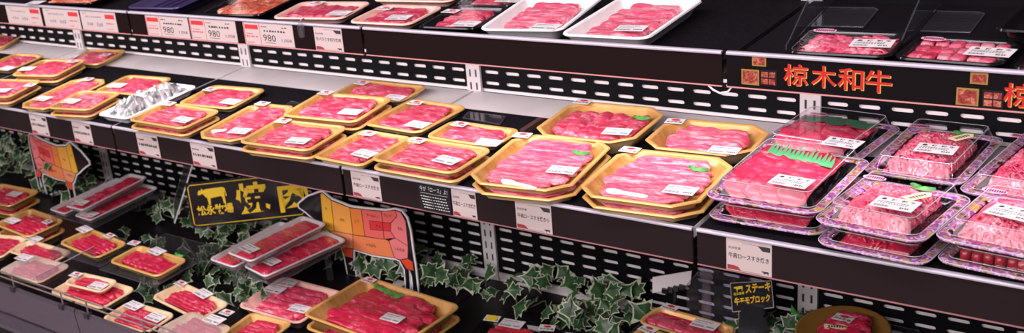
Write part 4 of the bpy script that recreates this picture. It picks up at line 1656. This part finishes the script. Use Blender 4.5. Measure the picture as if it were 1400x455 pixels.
def make_tray(e, idx):
    w, d, h, kind = e['w'], e['d'], e['h'], e['kind']; q = random.Random(100 + idx); shape = e.get('shape', 'round')
    t = thing('film_package' if kind == 'foil' else 'meat_tray' if e['meat'] != 'none' else 'empty_tray', e['label'], 'film package' if kind == 'foil' else 'meat tray' if e['meat'] != 'none' else 'tray', e['loc'], (e.get('tilt', 0), e.get('roll', 0), e['yaw']), e.get('group'))
    sh = shell(kind, w, d, h, shape)
    if kind == 'print':
        sh.m = [0] * len(sh.f); N = len(inset(w, d, 0, shape))
        for i in range(len(sh.m)):
            if 3 * N <= i < 8 * N: sh.m[i] = 1
        me = sh.mesh('tray', ['black', 'print'])
    elif kind == 'gold':
        N = len(inset(w, d, 0, shape)); sh.m = [2 if i < 2 * N else 1 if i < 8 * N else 0 for i in range(len(sh.f))]
        me = sh.mesh('tray', ['gold', 'gold_rim', 'gold_side'])
    else: me = sh.mesh('tray', {'foil': 'white'}.get(kind, kind))
    link('tray', smooth_by_angle(me, 50), t)
    a, b = w / 2 - .011 - h * .12, d / 2 - .011 - h * .12; zf, zt = .0045, h + .0002
    if kind == 'print': a, b, zt = w / 2 - .028, d / 2 - .022, h + e['lid'] - .004
    if kind == 'slim': a, b = w / 2 - .012, d / 2 - .014
    if e.get('below') and kind != 'print': zt = h - .0015
    if kind == 'white': zt = h - .002
    st = e['meat']; pale = e.get('group', '') == 'meat trays on the upper shelf'
    bm_ = e.get('color') or ('beef_pale' if st == 'bandbig' else 'beef')
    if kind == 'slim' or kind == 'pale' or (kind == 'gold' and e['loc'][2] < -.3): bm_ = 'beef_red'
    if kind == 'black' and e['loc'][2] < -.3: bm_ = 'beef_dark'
    if st == 'shinglebig': bm_ = 'beef'
    if e.get('below') and kind == 'print': bm_ = 'beef_red'
    if st in ('band', 'bandbig', 'bandy', 'shingle', 'shinglebig'):
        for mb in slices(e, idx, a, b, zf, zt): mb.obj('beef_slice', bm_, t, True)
    elif st == 'steak':
        nn = 5
        for row, (y0, y1, mt) in enumerate(((b * .22, b * .98, 'beef_red'), (-b * .98, b * .40, 'beef_steak'))):
            for i in range(nn):
                x = a * .80 - (1.6 * a) * i / (nn - 1); mb = MB(); path = []; hw = a / nn * 1.9; lean = q.uniform(-.012, .012)
                for k in range(15):
                    s = k / 14; yy = y0 + (y1 - y0) * s; wob = noise.noise((yy * 45, i * 2.3, idx)); tp = (max(.05, 1 - (2 * s - 1) ** 12)) ** .5
                    xx = max(-a + hw * .8, min(a - hw * .8, x + lean * (2 * s - 1) + .005 * wob))
                    z = zf + (zt - zf) * (.66 + .10 * math.sin(PI * s) + .10 * wob) - (.003 if row == 0 else 0)
                    if row: z -= (zt - zf) * .62 * max(0, (.20 - s) / .20) ** 1.6
                    path.append(((xx, yy, z), (hw * tp * (1 + .12 * wob), 0, -.0045)))
                strip(mb, path, 0, .0028, 0, 9, .10); mb.obj('beef_slice', mt if not e.get('below') else 'beef_red', t, True)
    elif st == 'shred': shreds(e, idx, a, b, zf, zt, 330 if not e.get('below') else 60, .036, .0030).obj('shaved_beef', 'beef_shred' if not e.get('below') else 'beef_red', t, True)['kind'] = 'stuff'
    elif st == 'curl': shreds(e, idx, a, b, zf, zt, 60, .036, .0070).obj('beef_scraps', 'beef_shred', t, True)['kind'] = 'stuff'
    elif st == 'cube':
        nx, ny = 6, 3
        for i in range(nx):
            for j in range(ny):
                mb = MB(); s = min(a / nx, b / ny)
                rbox(mb, (-a + 2 * a * (i + .5) / nx + q.uniform(-.002, .002), -b + 2 * b * (j + .5) / ny + q.uniform(-.002, .002), zf + (zt - zf) * .47), (a / nx * .93, b / ny * .93, (zt - zf) * .45), q.uniform(-.15, .15), q.uniform(-.1, .1), q)
                mb.obj('beef_cube', 'beef_dark' if e.get('below') else ('beef_pale' if i > 1 else 'beef'), t, True)
    elif st == 'foil':
        n = 44; mb = MB(); vs = []
        for i in range(n + 1):
            for j in range(n + 1):
                x, y = (2 * i / n - 1) * a, (2 * j / n - 1) * b; ed = min(1, 5 * min(i / n, 1 - i / n, j / n, 1 - j / n))
                z = .006 + ed * (.030 + .016 * noise.noise((x * 22, y * 22, 3)) + .014 * abs(noise.noise((x * 55, y * 55, 5))) + .006 * noise.noise((x * 140, y * 140, 8)))
                vs.append((x + .004 * noise.noise((x * 70, y * 70, 1)), y + .004 * noise.noise((x * 70, y * 70, 2)), z))
        mb.add(vs, [(i * (n + 1) + j, (i + 1) * (n + 1) + j, (i + 1) * (n + 1) + j + 1, i * (n + 1) + j + 1) for i in range(n) for j in range(n)]); mb.obj('crumpled_film', 'foil', t)
    elif kind == 'purple':
        for i in range(5): MB().box((-a + .02 + i * (2 * a - .04) / 4 - .002, -b + .01, .003), (-a + .02 + i * (2 * a - .04) / 4 + .002, b - .01, .008)).obj('rib', 'purple', t)
    if kind == 'print':
        for c in [o for o in COL.objects if o.parent == t and o.name.startswith(('beef_slice', 'beef_cube', 'shaved'))]: c.location.x = -.006
    # white fat piece
    if e.get('fat'):
        P = [Vector((x, y, h - .001)) for x, y in e['fat']]
        if len(P) == 1: P = [P[0] - Vector((.008, .004, 0)), P[0] + Vector((.008, .006, 0))]
        D = P[-1] - P[0]; path = []; mb = MB()
        for k in range(9):
            s = k / 8; path.append(P[0] + D * (s * 1.9 - .2) + Vector((0, 0, .0008)))
        side = Vector((-D.y, D.x, 0)).normalized() * .0085
        strip(mb, [(p, side * (1.25 if k < 3 else .75) * (.5 if k in (0, 8) else 1)) for k, p in enumerate(path)], 0, .0022, 0, 7, .3)
        mb.obj('fat_strip', 'fat', t, True)['label'] = 'white strip of fat'
    for kind2, x, y in e.get('leaf', ()):
        mb = MB(); z = h + (e.get('lid', .004) - .003)
        if kind2 == 'leaf':
            leaf_mesh(mb, (x, y, z), .014, .3); leaf_mesh(mb, (x - .014, y + .004, z), .010, 2.6); mb.obj('garnish_leaf', 'garnish', t)
        elif kind2 == 'leafrow':
            for k in range(4): leaf_mesh(mb, (x - .03 + k * .024, y + .012 - k * .004, z), .016, -.4 + k * .5)
            mb.obj('garnish_leaf', 'garnish', t)
        elif kind2 == 'wide':
            for k in range(5): leaf_mesh(mb, (-a * .75 + k * a * .38, y - .022 + .008 * (k % 2), z - .003), .022, .1 + .3 * (k % 3))
            mb.obj('garnish_leaf', 'dull_green', t)
        else:
            n = 15; vs = []; x0, x1 = -a * .95, a * .92
            for k in range(n * 2 + 1):
                x = x0 + (x1 - x0) * k / (2 * n); tall = (.046 + .012 * math.sin(k * 2.1)) if k % 2 else .006; yy = y + .012 - .026 * k / (2 * n)
                vs += [(x, yy - .006, z - .009), (x, yy, z - .006), (x, yy + tall * .62, z - .0065 + tall * .16)]
            mb.add(vs, [f for k in range(2 * n) for f in ((k * 3, k * 3 + 3, k * 3 + 4, k * 3 + 1), (k * 3 + 1, k * 3 + 4, k * 3 + 5, k * 3 + 2))]); mb.obj('plastic_grass', 'plastic_green', t)['label'] = 'green plastic grass strip'
    # covers
    if kind == 'print':
        L = e['lid']; R = lambda o, z: [(x, y, z) for x, y in inset(w, d, o, shape)]
        mb = MB(); mb.loft([R(-.0005, h - .0022), R(-.0005, h + .0016), R(.0095, h + .0020), R(.0115, h + .005), R(.0175, h + L - .0025), R(.0195, h + L), R(.024, h + L)], cap0=False, ms=[1, 1, 0, 0, 1, 1, 0])
        link('lid', smooth_by_angle(mb.mesh('lid', ['lid', 'lid_edge']), 30), t)['label'] = 'clear plastic lid'
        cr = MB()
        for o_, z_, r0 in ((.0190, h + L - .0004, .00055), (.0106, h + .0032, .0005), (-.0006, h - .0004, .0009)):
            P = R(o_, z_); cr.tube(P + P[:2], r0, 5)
        cr.obj('lid_glint', 'edge_glint', [c for c in COL.objects if c.parent == t and c.name.startswith('lid')][0], True)  # thin pale tubes stand in for highlights along the lid's edges
    elif e.get('film') and kind != 'none' and st != 'none' and not (e.get('below')):
        n = 16; a2, b2 = w / 2 - .004, d / 2 - .004; vs = []; amp = .0009 if e['film'] == 1 else .006
        pts = inset(w, d, .003, shape); mb = MB(); rings = []
        for s in (1, .97, .9, .75, .55, .3, .08):
            rings.append([(x * s, y * s, h + .0006 + (0 if s == 1 else amp * (noise.noise((x * s * 45, y * s * 45, idx)) + .2) * (1 - s ** 6) + (.010 * (1 - s ** 2) if e['film'] == 2 else 0))) for x, y in pts])
        mb.loft(rings, cap0=False)
        link('cling_film', smooth_by_angle(mb.mesh('cling_film', 'glare_film' if e['film'] == 2 else 'film'), 60), t)
    ztop = h + (e['lid'] + .0004 if kind == 'print' else .0022 if e.get('film') != 2 else .011)
    if kind == 'white': ztop = h + .0004
    for x, y in e.get('price', ()): stick(t, 'lidprice' if kind == 'print' or (kind == 'black' and e['loc'][0] > .3) else 'price', x, y, ztop, q.uniform(-.12, .12))
    for x, y in e.get('brand', ()): stick(t, 'brand', x, y, ztop + .0006, q.uniform(-.12, .12))
    for x, y in e.get('script', ()): stick(t, 'script', x, y, h + .0052 if kind == 'print' else h + .003, q.uniform(-.1, .1), tilt=.15)
    for x, y in e.get('tag', ()): stick(t, 'tag', x, y, ztop + .0007, -.55)
    return t
for i, e in enumerate(TRAYS): make_tray(e, i)

# yellow round sticker on the dark tray at the bottom edge
for o in list(bpy.data.objects):
    if o.get('label', '').startswith('black tray of dark red beef'):
        for c in o.children:
            if c.name.startswith('brand_sticker'):
                MB().prism([(.013 * math.cos(k * PI / 10), .013 * math.sin(k * PI / 10)) for k in range(20)], .0008, .0012).obj('round_seal', 'yellow', c)['label'] = 'yellow round seal'

# oval ribbed gold tray at the bottom right
c = Vector(MISC['oval']); t = thing('oval_meat_tray', 'oval ribbed gold tray of red beef with a cream tag at the bottom edge', 'meat tray', (c.x, c.y, c.z - .03), (0, 0, .0))
mb = MB(); rings = []
def ov(k, z): return [(.078 * k * math.cos(2 * PI * i / 60) * (1 + .012 * (i % 2)), .098 * k * math.sin(2 * PI * i / 60) * (1 + .012 * (i % 2)), z) for i in range(60)]
mb.loft([ov(.62, 0), ov(.66, .001), ov(.97, .027), ov(1, .028), ov(1, .030), ov(.96, .0295), ov(.66, .004), ov(.6, .0035)]); mb.obj('tray', 'bronze', t, True)
for i in range(7):
    m2 = MB(); y = .055 - i * .019; rbox(m2, (.002 * (-1) ** i, y, .019), (.042 * math.sqrt(max(.1, 1 - (y / .085) ** 2)), .0155, .014), .2 * math.sin(i), .3, rnd); m2.obj('beef_slice', 'beef_red', t, True)
stick(t, 'brand', -.010, .035, .0345, -.1); stick(t, 'tag', -.010, -.002, .0340, -1.2)
MISC_oval_loc = c

# ------------------------------------------------------------------ cow boards
def cow_board(name, label, org, rot, flip):
    t = thing(name, label, 'cow board', org, rot, 'standing cow boards on the bottom deck'); xm = sum(p[0] for p in COW['sil']) / len(COW['sil'])
    sx = -1 if flip else 1; loc = lambda p: ((p[0] - xm) * sx, p[1] - DECK)
    sil = [loc(p) for p in COW['sil']]
    n = len(sil); area2 = sum(sil[i][0] * sil[(i + 1) % n][1] - sil[(i + 1) % n][0] * sil[i][1] for i in range(n)); sg = 1 if area2 > 0 else -1
    out = []
    for i in range(n):
        a, b, c_ = Vector(sil[i - 1]), Vector(sil[i]), Vector(sil[(i + 1) % n]); d1 = (b - a).normalized(); d2 = (c_ - b).normalized()
        nn = Vector((d1.y + d2.y, -d1.x - d2.x)) * sg
        nn = nn.normalized() if nn.length > .1 else nn; out.append((b.x + nn.x * .0045, max(0.0005, b.y + nn.y * .0045)))
    V = lambda y: (lambda v: (v[0], y + v[2], v[1]))
    MB().prism(out, 0, .004, 0, V(-.002)).obj('board', 'white', t)
    MB().prism([(x, max(.001, z)) for x, z in sil], 0, .0004, 0, V(-.0024)).obj('black_silhouette', 'board_black', t)['label'] = 'black silhouette print'
    names = sorted({'c_' + c for c, _ in COW['regs']}); mb = MB()
    for cname, poly in COW['regs']:
        P = [loc(p) for p in poly]; mb.prism(P, 0, .0003 + (.0002 if cname == 'scarlet' else 0), names.index('c_' + cname), V(-.0028 - (.0002 if cname == 'scarlet' else 0)))
    dg = mb.obj('cut_diagram', names, t); dg['label'] = 'orange and red diagram of meat cuts'
    mb = MB()
    for cname, poly in COW['regs']:
        P = [loc(p) for p in poly]
        for i in range(len(P)):
            a, b = Vector(P[i]), Vector(P[(i + 1) % len(P)]); d_ = (b - a)
            if d_.length < 1e-5: continue
            nn = Vector((-d_.y, d_.x)).normalized() * .0007; mb.prism([tuple(a + nn), tuple(a - nn), tuple(b - nn), tuple(b + nn)], 0, .0002, 0, V(-.0034))
    for txt, x, z in COW['texts']:
        px, pz = loc((x, z)); wd = .0075 * len(txt); put_text(mb, txt, px - wd / 2, pz - .004, wd, .008, lambda v: (v[0], -.0036, v[1]), 0, .01)
    mb.obj('print', 'ink', t)
    for s in (-.06, .07): MB().box((s * sx - .015, .0025, 0), (s * sx + .015, .028, .003)).obj('foot', 'white', t)
    return t
xm = sum(p[0] for p in COW['sil']) / len(COW['sil'])
cow_board('cow_board', 'larger orange and red cow board facing left, behind the big gold tray', (xm, COW['y'], DECK), (0, 0, 0), False)
cow_board('cow_board', 'orange and red cow board at the far left, facing right among the ivy', (-2.125, .36, DECK + .005), (0, 0, math.radians(-5)), True)

# ------------------------------------------------------------------ placards and small signs
a, b = Vector(PLACARD['a']), Vector(PLACARD['b']); Lp = (b - a).length; hp = PLACARD['h']; ang = math.atan2(b.y - a.y, b.x - a.x)
t = thing('grilling_placard', 'black placard with gold border, cow and lettering, between the slim tray groups', 'placard', a, (0, 0, ang))
MB().box((0, 0, 0), (Lp, .004, hp)).obj('board', 'board_black', t)
mb = MB(); V = lambda v: (v[0], -.0008, v[1])
def bar2(x, z, bw, bh, y=-.0008): mb.add([(x, y, z), (x + bw, y, z), (x + bw, y, z + bh), (x, y, z + bh)], [(0, 1, 2, 3)])
bar2(.012, .006, Lp - .024, .0022); bar2(.012, hp - .008, Lp - .024, .0022); bar2(.005, .013, .0022, hp - .026); bar2(Lp - .008, .013, .0022, hp - .026)
for x, z, dx, dz in ((.005, .013, 1, -1), (.005, hp - .013, 1, 1), (Lp - .006, .013, -1, -1), (Lp - .006, hp - .013, -1, 1)):
    mb.add([(x, -.0008, z), (x + .002 * dx, -.0008, z), (x + .009 * dx, -.0008, z + .0065 * dz), (x + .007 * dx, -.0008, z + .0065 * dz)], [(0, 1, 2, 3)])
mb.obj('border', 'yellow', t)
MB().add([(.030 + x * .078, -.0008, .064 + z * .058) for x, z in COW_ICON], [tuple(range(len(COW_ICON)))]).obj('cow_emblem', 'yellow', t)['label'] = 'golden cow emblem'
mb = MB()
put_text(mb, '松永牧場', .020, .034, .100, .030, V, 0, .03); put_text(mb, '焼', .130, .026, .090, .090, V, 0, .03); put_text(mb, '肉', .245, .018, .080, .090, V, 0, .03)
mb.obj('lettering', 'yellow', t)['label'] = 'golden lettering'
MB().box((.05, -.006, -.002), (.085, .012, .014)).obj('clear_clip', 'acrylic', t)
# board seen edge on
a, b = Vector(BOARD['a']), Vector(BOARD['b']); view = Vector((a.x - CAM['loc'][0], a.y - CAM['loc'][1], 0)).normalized(); turn = Matrix.Rotation(math.radians(-3.5), 3, 'Z'); hd = turn @ view
t = thing('leaning_placard', 'thin placard seen edge on, leaning beside the black grilling placard', 'placard', a)
e3 = b - a; nn = hd.cross(e3).normalized() * .0035
t.rotation_euler = (0, 0, 0); vs = [Vector((0, 0, 0)), hd * .16, hd * .16 + e3, e3]
mb = MB(); mb.add([*vs, *[v + nn for v in vs]], [(0, 1, 2, 3), (7, 6, 5, 4), (0, 4, 5, 1), (1, 5, 6, 2), (2, 6, 7, 3), (3, 7, 4, 0)]); mb.obj('board', 'white', t)
mb = MB(); i2 = [hd * .004 + e3 * .02, hd * .156 + e3 * .02, hd * .156 + e3 * .98, hd * .004 + e3 * .98]; mb.add([v - nn * .08 for v in i2], [(0, 1, 2, 3)]); mb.add([v + nn * 1.08 for v in i2], [(3, 2, 1, 0)]); mb.obj('printed_face', 'board_black', t)

def quad_board(t, P, mt, name, thick=.002):
    P = [Vector(p) for p in P]; n = (P[1] - P[0]).cross(P[3] - P[0]).normalized() * -thick; o = Vector(t.location)
    return MB().add([p - o for p in P] + [p - o + n for p in P], [(0, 1, 2, 3), (7, 6, 5, 4), (0, 4, 5, 1), (1, 5, 6, 2), (2, 6, 7, 3), (3, 7, 4, 0)]).obj(name, mt, t)
P = [Vector(p) for p in STEAK['c']]; base = (P[0] + P[1]) / 2
t = thing('block_sign', 'small black sign with yellow lettering on a black clip stand at the bottom right', 'sign', (base.x, base.y + .01, DECK))
quad_board(t, P, 'board_black', 'sign_board')
ex, ez = P[1] - P[0], P[3] - P[0]; nf = ex.cross(ez).normalized(); o_ = Vector(t.location)
F = lambda off: (lambda v: P[0] - o_ + ex * v[0] + ez * v[1] + nf * off)
mb = MB()
for body, x, y, w, h in (('ステーキ', .36, .58, .60, .32), ('牛モモブロック', .07, .22, .86, .27)):
    put_text(mb, body, x + .004, y - .016, w, h, F(.0006), 1, .03); put_text(mb, body, x, y, w, h, F(.0011), 0, .03)
MB().add([F(.0008)((.07 + .23 * x, .68 + .22 * z, 0)) for x, z in COW_ICON], [tuple(range(len(COW_ICON)))]).obj('cow_emblem', 'yellow', t)
put_text(mb, '松永牧場', .06, .56, .26, .10, F(.0008), 0, .02)
mb.obj('lettering', ['yellow', 'c_vermilion'], t)['label'] = 'yellow lettering with red outline'
fr = MB()
for k in range(4): fr.tube([P[k] - o_ + nf * .0006, P[(k + 1) % 4] - o_ + nf * .0006], .0009, 6)
fr.obj('clear_frame', 'lip', t)
zt_ = base.z - DECK
MB().box((-.022, -.016, zt_ - .012), (.022, -.001, zt_ + .012)).obj('clip', 'board_black', t)
MB().prism([(-.03, 0), (.03, 0), (.026, zt_ - .010), (-.026, zt_ - .010)], -.014, .004, 0, lambda v: (v[0], v[2], v[1])).obj('stand', 'board_black', t)
P = [Vector(p) for p in BLANK['c']]; base = (P[0] + P[1]) / 2
t = thing('blank_card', 'blank white card held in a black toothed clip, above the beef block tray', 'card', (base.x, base.y, DECK))
quad_board(t, P, 'paper', 'card'); o_ = Vector(t.location); zt_ = base.z - DECK
ex = (P[1] - P[0]).normalized()
mb = MB()
for k in range(4): c_ = P[0] + (P[1] - P[0]) * (.35 + .15 * k) - o_; mb.box((c_.x - .0055, -.006, c_.z - .006), (c_.x + .0055, .004, c_.z + .005))
mb.obj('clip', 'board_black', t)
MB().tube([(.005, .004, 0), (.005, .004, zt_ * .6), (.008, .003, zt_ + .0)], .004).obj('stem', 'board_black', t); MB().prism([(.03 * math.cos(k * PI / 8), .022 * math.sin(k * PI / 8)) for k in range(16)], 0, .004).obj('base', 'board_black', t)

# ------------------------------------------------------------------ clear plastic things
def acrylic_plate(name, label, P, thick=.002, mt='acrylic', cat='acrylic plate'):
    P = [Vector(p) for p in P]; c_ = sum(P, Vector()) / len(P); t = thing(name, label, cat, c_)
    n = len(P); vs = [p - c_ for p in P]; up = Vector((0, 0, thick))
    MB().add(vs + [v + up for v in vs], [tuple(range(n))[::-1], tuple(range(n, 2 * n))] + [(i, (i + 1) % n, (i + 1) % n + n, i + n) for i in range(n)]).obj('plate', mt, t)
    mb = MB()
    for i in range(n): mb.tube([vs[i] + up / 2, vs[(i + 1) % n] + up / 2], .0011, 6)
    mb.obj('polished_edge', 'lid_edge', t); return t
acrylic_plate('acrylic_plate', 'loose clear acrylic plate on the black mat behind the single gold tray', [(p[0], p[1], .0012) for p in (MISC['plate'][1], MISC['plate'][2], MISC['plate'][3], MISC['plate'][0])])
acrylic_plate('acrylic_plate', 'small clear acrylic plate behind the eight sided tray with the fat piece', [(p[0], p[1], .0012) for p in (MISC['plate2'][1], MISC['plate2'][2], MISC['plate2'][3], MISC['plate2'][0])])
s0, s1 = Vector(MISC['stick'][0]), Vector(MISC['stick'][1])
t = tag(MB().box((-.006, -(s1 - s0).length / 2, 0), (.006, (s1 - s0).length / 2, .014)).obj('divider_bar', 'wood'), 'short dark divider bar lying behind the left large gold tray', 'divider'); t.location = ((s0.x + s1.x) / 2, (s0.y + s1.y) / 2, .0002)
# L shaped dividers on the upper shelf
for k, (fn, bs, lab) in enumerate((('fin1', 'base1', 'clear L shaped shelf divider left of the tray of curled scraps'), ('fin2', 'base2', 'clear L shaped shelf divider between the two glossy black trays'))):
    f0, f1 = Vector(FINS[fn][0]), Vector(FINS[fn][1]); q0, q1, q2 = (Vector(p) for p in FINS[bs])
    t = thing('shelf_divider', lab, 'shelf divider', (f0.x, f0.y, zu - .02), group='clear dividers on the upper shelf')
    d_ = f1 - f0; ln = .34; d_ = d_.normalized(); n_ = Vector((-d_.y, d_.x, 0)); up = Vector((0, 0, 1))
    prof = [(0, .0), (ln, .0), (ln, .075), (.20, .075), (.02, .012), (0, .008)]
    mb = MB(); mb.prism(prof, 0, .002, 0, lambda v: d_ * v[0] + up * v[1] + n_ * v[2]); mb.obj('fin', 'acrylic', t)['label'] = 'upright clear fin'
    e_ = MB(); e_.tube([d_ * x + up * z for x, z in prof[2:] + prof[:1]], .0010, 6); e_.obj('polished_edge', 'acrylic_edge', t)
    w0 = q0 - f0; wx = w0.dot(-n_); base = [(0.004, .13), (wx, .13), (wx, .235), (wx - .008, .245), (.004, .245)]
    mb = MB(); mb.prism(base, .0005, .0025, 0, lambda v: -n_ * v[0] + d_ * v[1] + up * v[2]); mb.obj('base_plate', 'acrylic', t)
    e_ = MB(); e_.tube([-n_ * x + d_ * y + up * .002 for x, y in base[:5]], .0010, 6); e_.obj('polished_edge', 'acrylic_edge', t)
# crystal clip on the upper rail, hook under it
c_ = Vector(MISC['clip']); t = thing('clear_clip', 'small clear plastic clip hanging on the upper rail beside the third 980 card', 'clip', c_)
MB().prism([(-.006, -.016), (.006, -.016), (.008, .006), (.003, .020), (-.003, .020), (-.008, .006)], -.004, .002, 0, lambda v: (v[0], v[2], v[1])).obj('clip_body', 'lid_edge', t)
MB().tube([(0, 0, .018), (0, .004, .022), (0, .014, .0215)], .0015, 6).obj('clip_hook', 'wire', t)
c_ = Vector(MISC['hook']); t = tag(MB().tube([(-.022, .004, .004), (-.012, .0, -.002), (0, -.002, -.006), (.012, 0, -.003), (.016, .006, .003), (.006, .012, .004)], .0016, 8).obj('wire_hook', 'white'), 'small white wire hook below the upper rail joint left of the red lettering', 'hook'); t.location = c_

# clear risers on the bottom deck
def riser(label, x0, y0, x1, y1, z, yaw=0., mt='smoke', legs=None):
    cx_, cy_ = (x0 + x1) / 2, (y0 + y1) / 2; t = thing('clear_riser', label, 'riser', (cx_, cy_, DECK), (0, 0, yaw), 'clear risers on the bottom deck'); w, d = (x1 - x0) / 2, (y1 - y0) / 2; h = z - DECK
    MB().box((-w, -d, h - .003), (w, d, h - .0004)).obj('top', mt, t)
    e_ = MB()
    for p, q_ in (((-w, -d), (w, -d)), ((w, -d), (w, d)), ((w, d), (-w, d)), ((-w, d), (-w, -d))): e_.tube([(p[0], p[1], h - .0016), (q_[0], q_[1], h - .0016)], .0013, 6)
    e_.obj('polished_edge', 'lid_edge', t)
    for lx, ly in legs or [(sx * (w - .012), sy * (d - .012)) for sx in (-1, 1) for sy in (-1, 1)]:
        MB().box((lx - .006, ly - .006, 0), (lx + .006, ly + .006, h - .0031)).obj('leg', 'lid_edge' if legs else 'acrylic', t)
    return t
riser('clear tray riser left, under the lidded gold tray with the back sticker', -1.69, -.02, -1.45, .135, -.425)
riser('clear tray riser right, under the lone tray of bright red slices', -1.44, -.03, -1.21, .22, -.425)
riser('clear riser carrying the left group of slim trays', -1.90, .145, -1.66, .42, -.4155, 0, 'acrylic')
riser('clear riser carrying the slim trays left of the right cow board', -1.11, .08, -.86, .335, -.3905, -.1, 'acrylic', [(-.085, -.085), (-.085, .10), (.06, .115)])
ov_ = Vector(MISC['oval'])
riser('clear riser under the oval gold tray at the bottom right', ov_.x - .08, ov_.y - .10, ov_.x + .10, min(ov_.y + .11, yb - .012), ov_.z - .0305, 0, 'acrylic')
riser('clear riser under the gold tray of beef blocks at the bottom right', -.10, .31, .125, .455, -.4605, 0, 'acrylic')
# acrylic sheet with frosted bracket behind the beef block tray
t = thing('acrylic_screen', 'clear acrylic sheet with a frosted bracket between blank card and small black sign', 'acrylic sheet', (.04, .445, DECK))
A_ = [(-.055, 0), (.105, 0), (.105, .175), (-.02, .18), (-.055, .13)]
MB().prism(A_, 0, .002, 0, lambda v: (v[0], v[2], v[1])).obj('sheet', 'acrylic', t)
e_ = MB(); e_.tube([(x, .001, z) for x, z in A_[1:]], .0014, 6); e_.obj('polished_edge', 'lid_edge', t)
MB().prism([(-.012, 0), (.012, 0), (.008, .15), (.014, .165), (.010, .175), (-.010, .175), (-.014, .165), (-.008, .15)], -.006, -.0005, 0, lambda v: (v[0] - .01, v[2], v[1])).obj('bracket', 'lid_edge', t)
# divider fin across the bottom deck at the left
f0, f1 = Vector(MISC['fin'][0]), Vector(MISC['fin'][1]); d_ = Vector((f1.x - f0.x, f1.y - f0.y, 0))
t = thing('deck_divider', 'clear divider fin across the bottom deck by the left end of the wire rail', 'divider', (-1.463, -.215, DECK))
MB().box((-.001, 0, 0), (.001, .20, .132)).obj('fin', 'acrylic', t); MB().tube([(0, 0, .132), (0, .20, .132)], .0016, 6).obj('polished_edge', 'grey_ink', t)
# green leaf shaped card standing behind the oval tray
lf = Vector(MISC['leaf']); t = thing('green_card', 'pointed green card standing behind the oval gold tray', 'card', (lf.x, .455, DECK))
hz = -.40 - DECK
MB().prism([(-.012, hz - .03), (.022, hz - .03), (.022, hz - .012), (-.010, hz + .030)], 0, .0015, 0, lambda v: (v[0], v[2], v[1])).obj('card', 'garnish', t); MB().box((.001, .0016, 0), (.007, .0046, hz - .01)).obj('stem', 'lid_edge', t)

# ------------------------------------------------------------------ ivy
IVY = [(0, -1.0), (.22, -.62), (.62, -.58), (.48, -.22), (.98, .05), (.55, .28), (.34, .46), (.14, .62), (0, 1.12), (-.14, .62), (-.34, .46), (-.55, .28), (-.98, .05), (-.48, -.22), (-.62, -.58), (-.22, -.62)]
def ivy(label, pts, n, seed, size=.030, spread=(.05, .06, .045), off=.02):
    q = random.Random(seed); t = thing('ivy_garland', label, 'ivy', pts[0], group='ivy garlands on the bottom deck'); o = Vector(pts[0]); P = [Vector(p) for p in pts]
    def at(s):
        s *= len(P) - 1; i = min(int(s), len(P) - 2); return P[i].lerp(P[i + 1], s - i)
    vine = MB(); vine.tube([at(k / 30) - o + Vector((0, .02 * math.sin(k * 1.1), .012 + .010 * math.sin(k * .9))) for k in range(31)], .0018, 6); vine.obj('vine', 'vine', t)
    mb = MB()
    for i in range(n):
        c_ = at((i + q.random()) / n) - o + Vector((q.uniform(-1, 1) * spread[0], q.uniform(-1, 1) * spread[1], off + q.uniform(-.2, 1) * spread[2])); s = size * q.uniform(.55, 1.1)
        R = Matrix.Rotation(q.uniform(-.9, .9), 3, 'Z') @ Matrix.Rotation(q.uniform(.25, 1.25), 3, 'X') @ Matrix.Rotation(q.uniform(-.5, .5), 3, 'Y') @ Matrix.Rotation(q.uniform(0, 2 * PI), 3, 'Z')
        ct = Vector((o.x + c_.x, o.y + c_.y, 0))
        def T(x, y, k, l): z = -abs(x) * .28 * s - .10 * y * y * s + l; return c_ + R @ Vector((x * s * k, y * s * k, z))
        N = len(IVY); mb.add([T(0, -.3, 1, .0)] + [T(x, y, 1, 0) for x, y in IVY], [(0, 1 + k, 1 + (k + 1) % N) for k in range(N)], 0)
        mb.add([T(0, -.3, 1, .0010)] + [T(x, y - .03, .83 + .05 * q.random(), .0010) for x, y in IVY], [(0, 1 + k, 1 + (k + 1) % N) for k in range(N)], 1)
        mb.add([T(0, -.3, 1, -.0010)] + [T(x, y, .8, -.0010) for x, y in IVY], [(0, 1 + (k + 1) % N, 1 + k) for k in range(N)], 1)
    lo = min(v[2] for v in mb.v) + o.z; dz = max(0, DECK + .001 - lo)
    mb.v = [(x, min(y, yb - .012 - o.y), max(z, DECK + .001 - o.z)) for x, y, z in mb.v]
    mb.obj('foliage', ['leaf_cream', 'leaf_green'], t); return t
ivy('variegated ivy at the far left behind the left cow board', [(-2.72, .43, DECK), (-2.4, .42, DECK + .03), (-1.98, .41, DECK)], 95, 1, .034, (.05, .07, .10))
ivy('variegated ivy along the wall behind the black placard', [(-1.95, .42, DECK), (-1.5, .42, DECK), (-1.15, .42, DECK)], 60, 2, .030)
ivy('variegated ivy under the right cow board behind the big gold tray', [(-1.12, .42, DECK), (-.8, .42, DECK), (-.54, .43, DECK)], 78, 3, .032, (.05, .07, .05))
ivy('variegated ivy right of the big gold tray along the slotted wall', [(-.455, .41, DECK), (-.25, .42, DECK), (-.14, .42, DECK)], 62, 4, .034, (.04, .08, .06))
ivy('variegated ivy low on the deck beside the pink foam tray', [(-1.36, .30, DECK), (-1.15, .20, DECK), (-1.02, .10, DECK)], 60, 5, .030, (.06, .08, .04))
ivy('variegated ivy seen dimly through the clear risers', [(-1.66, .20, DECK), (-1.45, .16, DECK), (-1.22, .05, DECK)], 60, 6, .028, (.05, .08, .02))
ivy('dark ivy at the bottom right beside the small black sign', [(.09, .44, DECK), (.16, .44, DECK + .02), (.23, .45, DECK + .03)], 26, 7, .028, (.03, .03, .06))
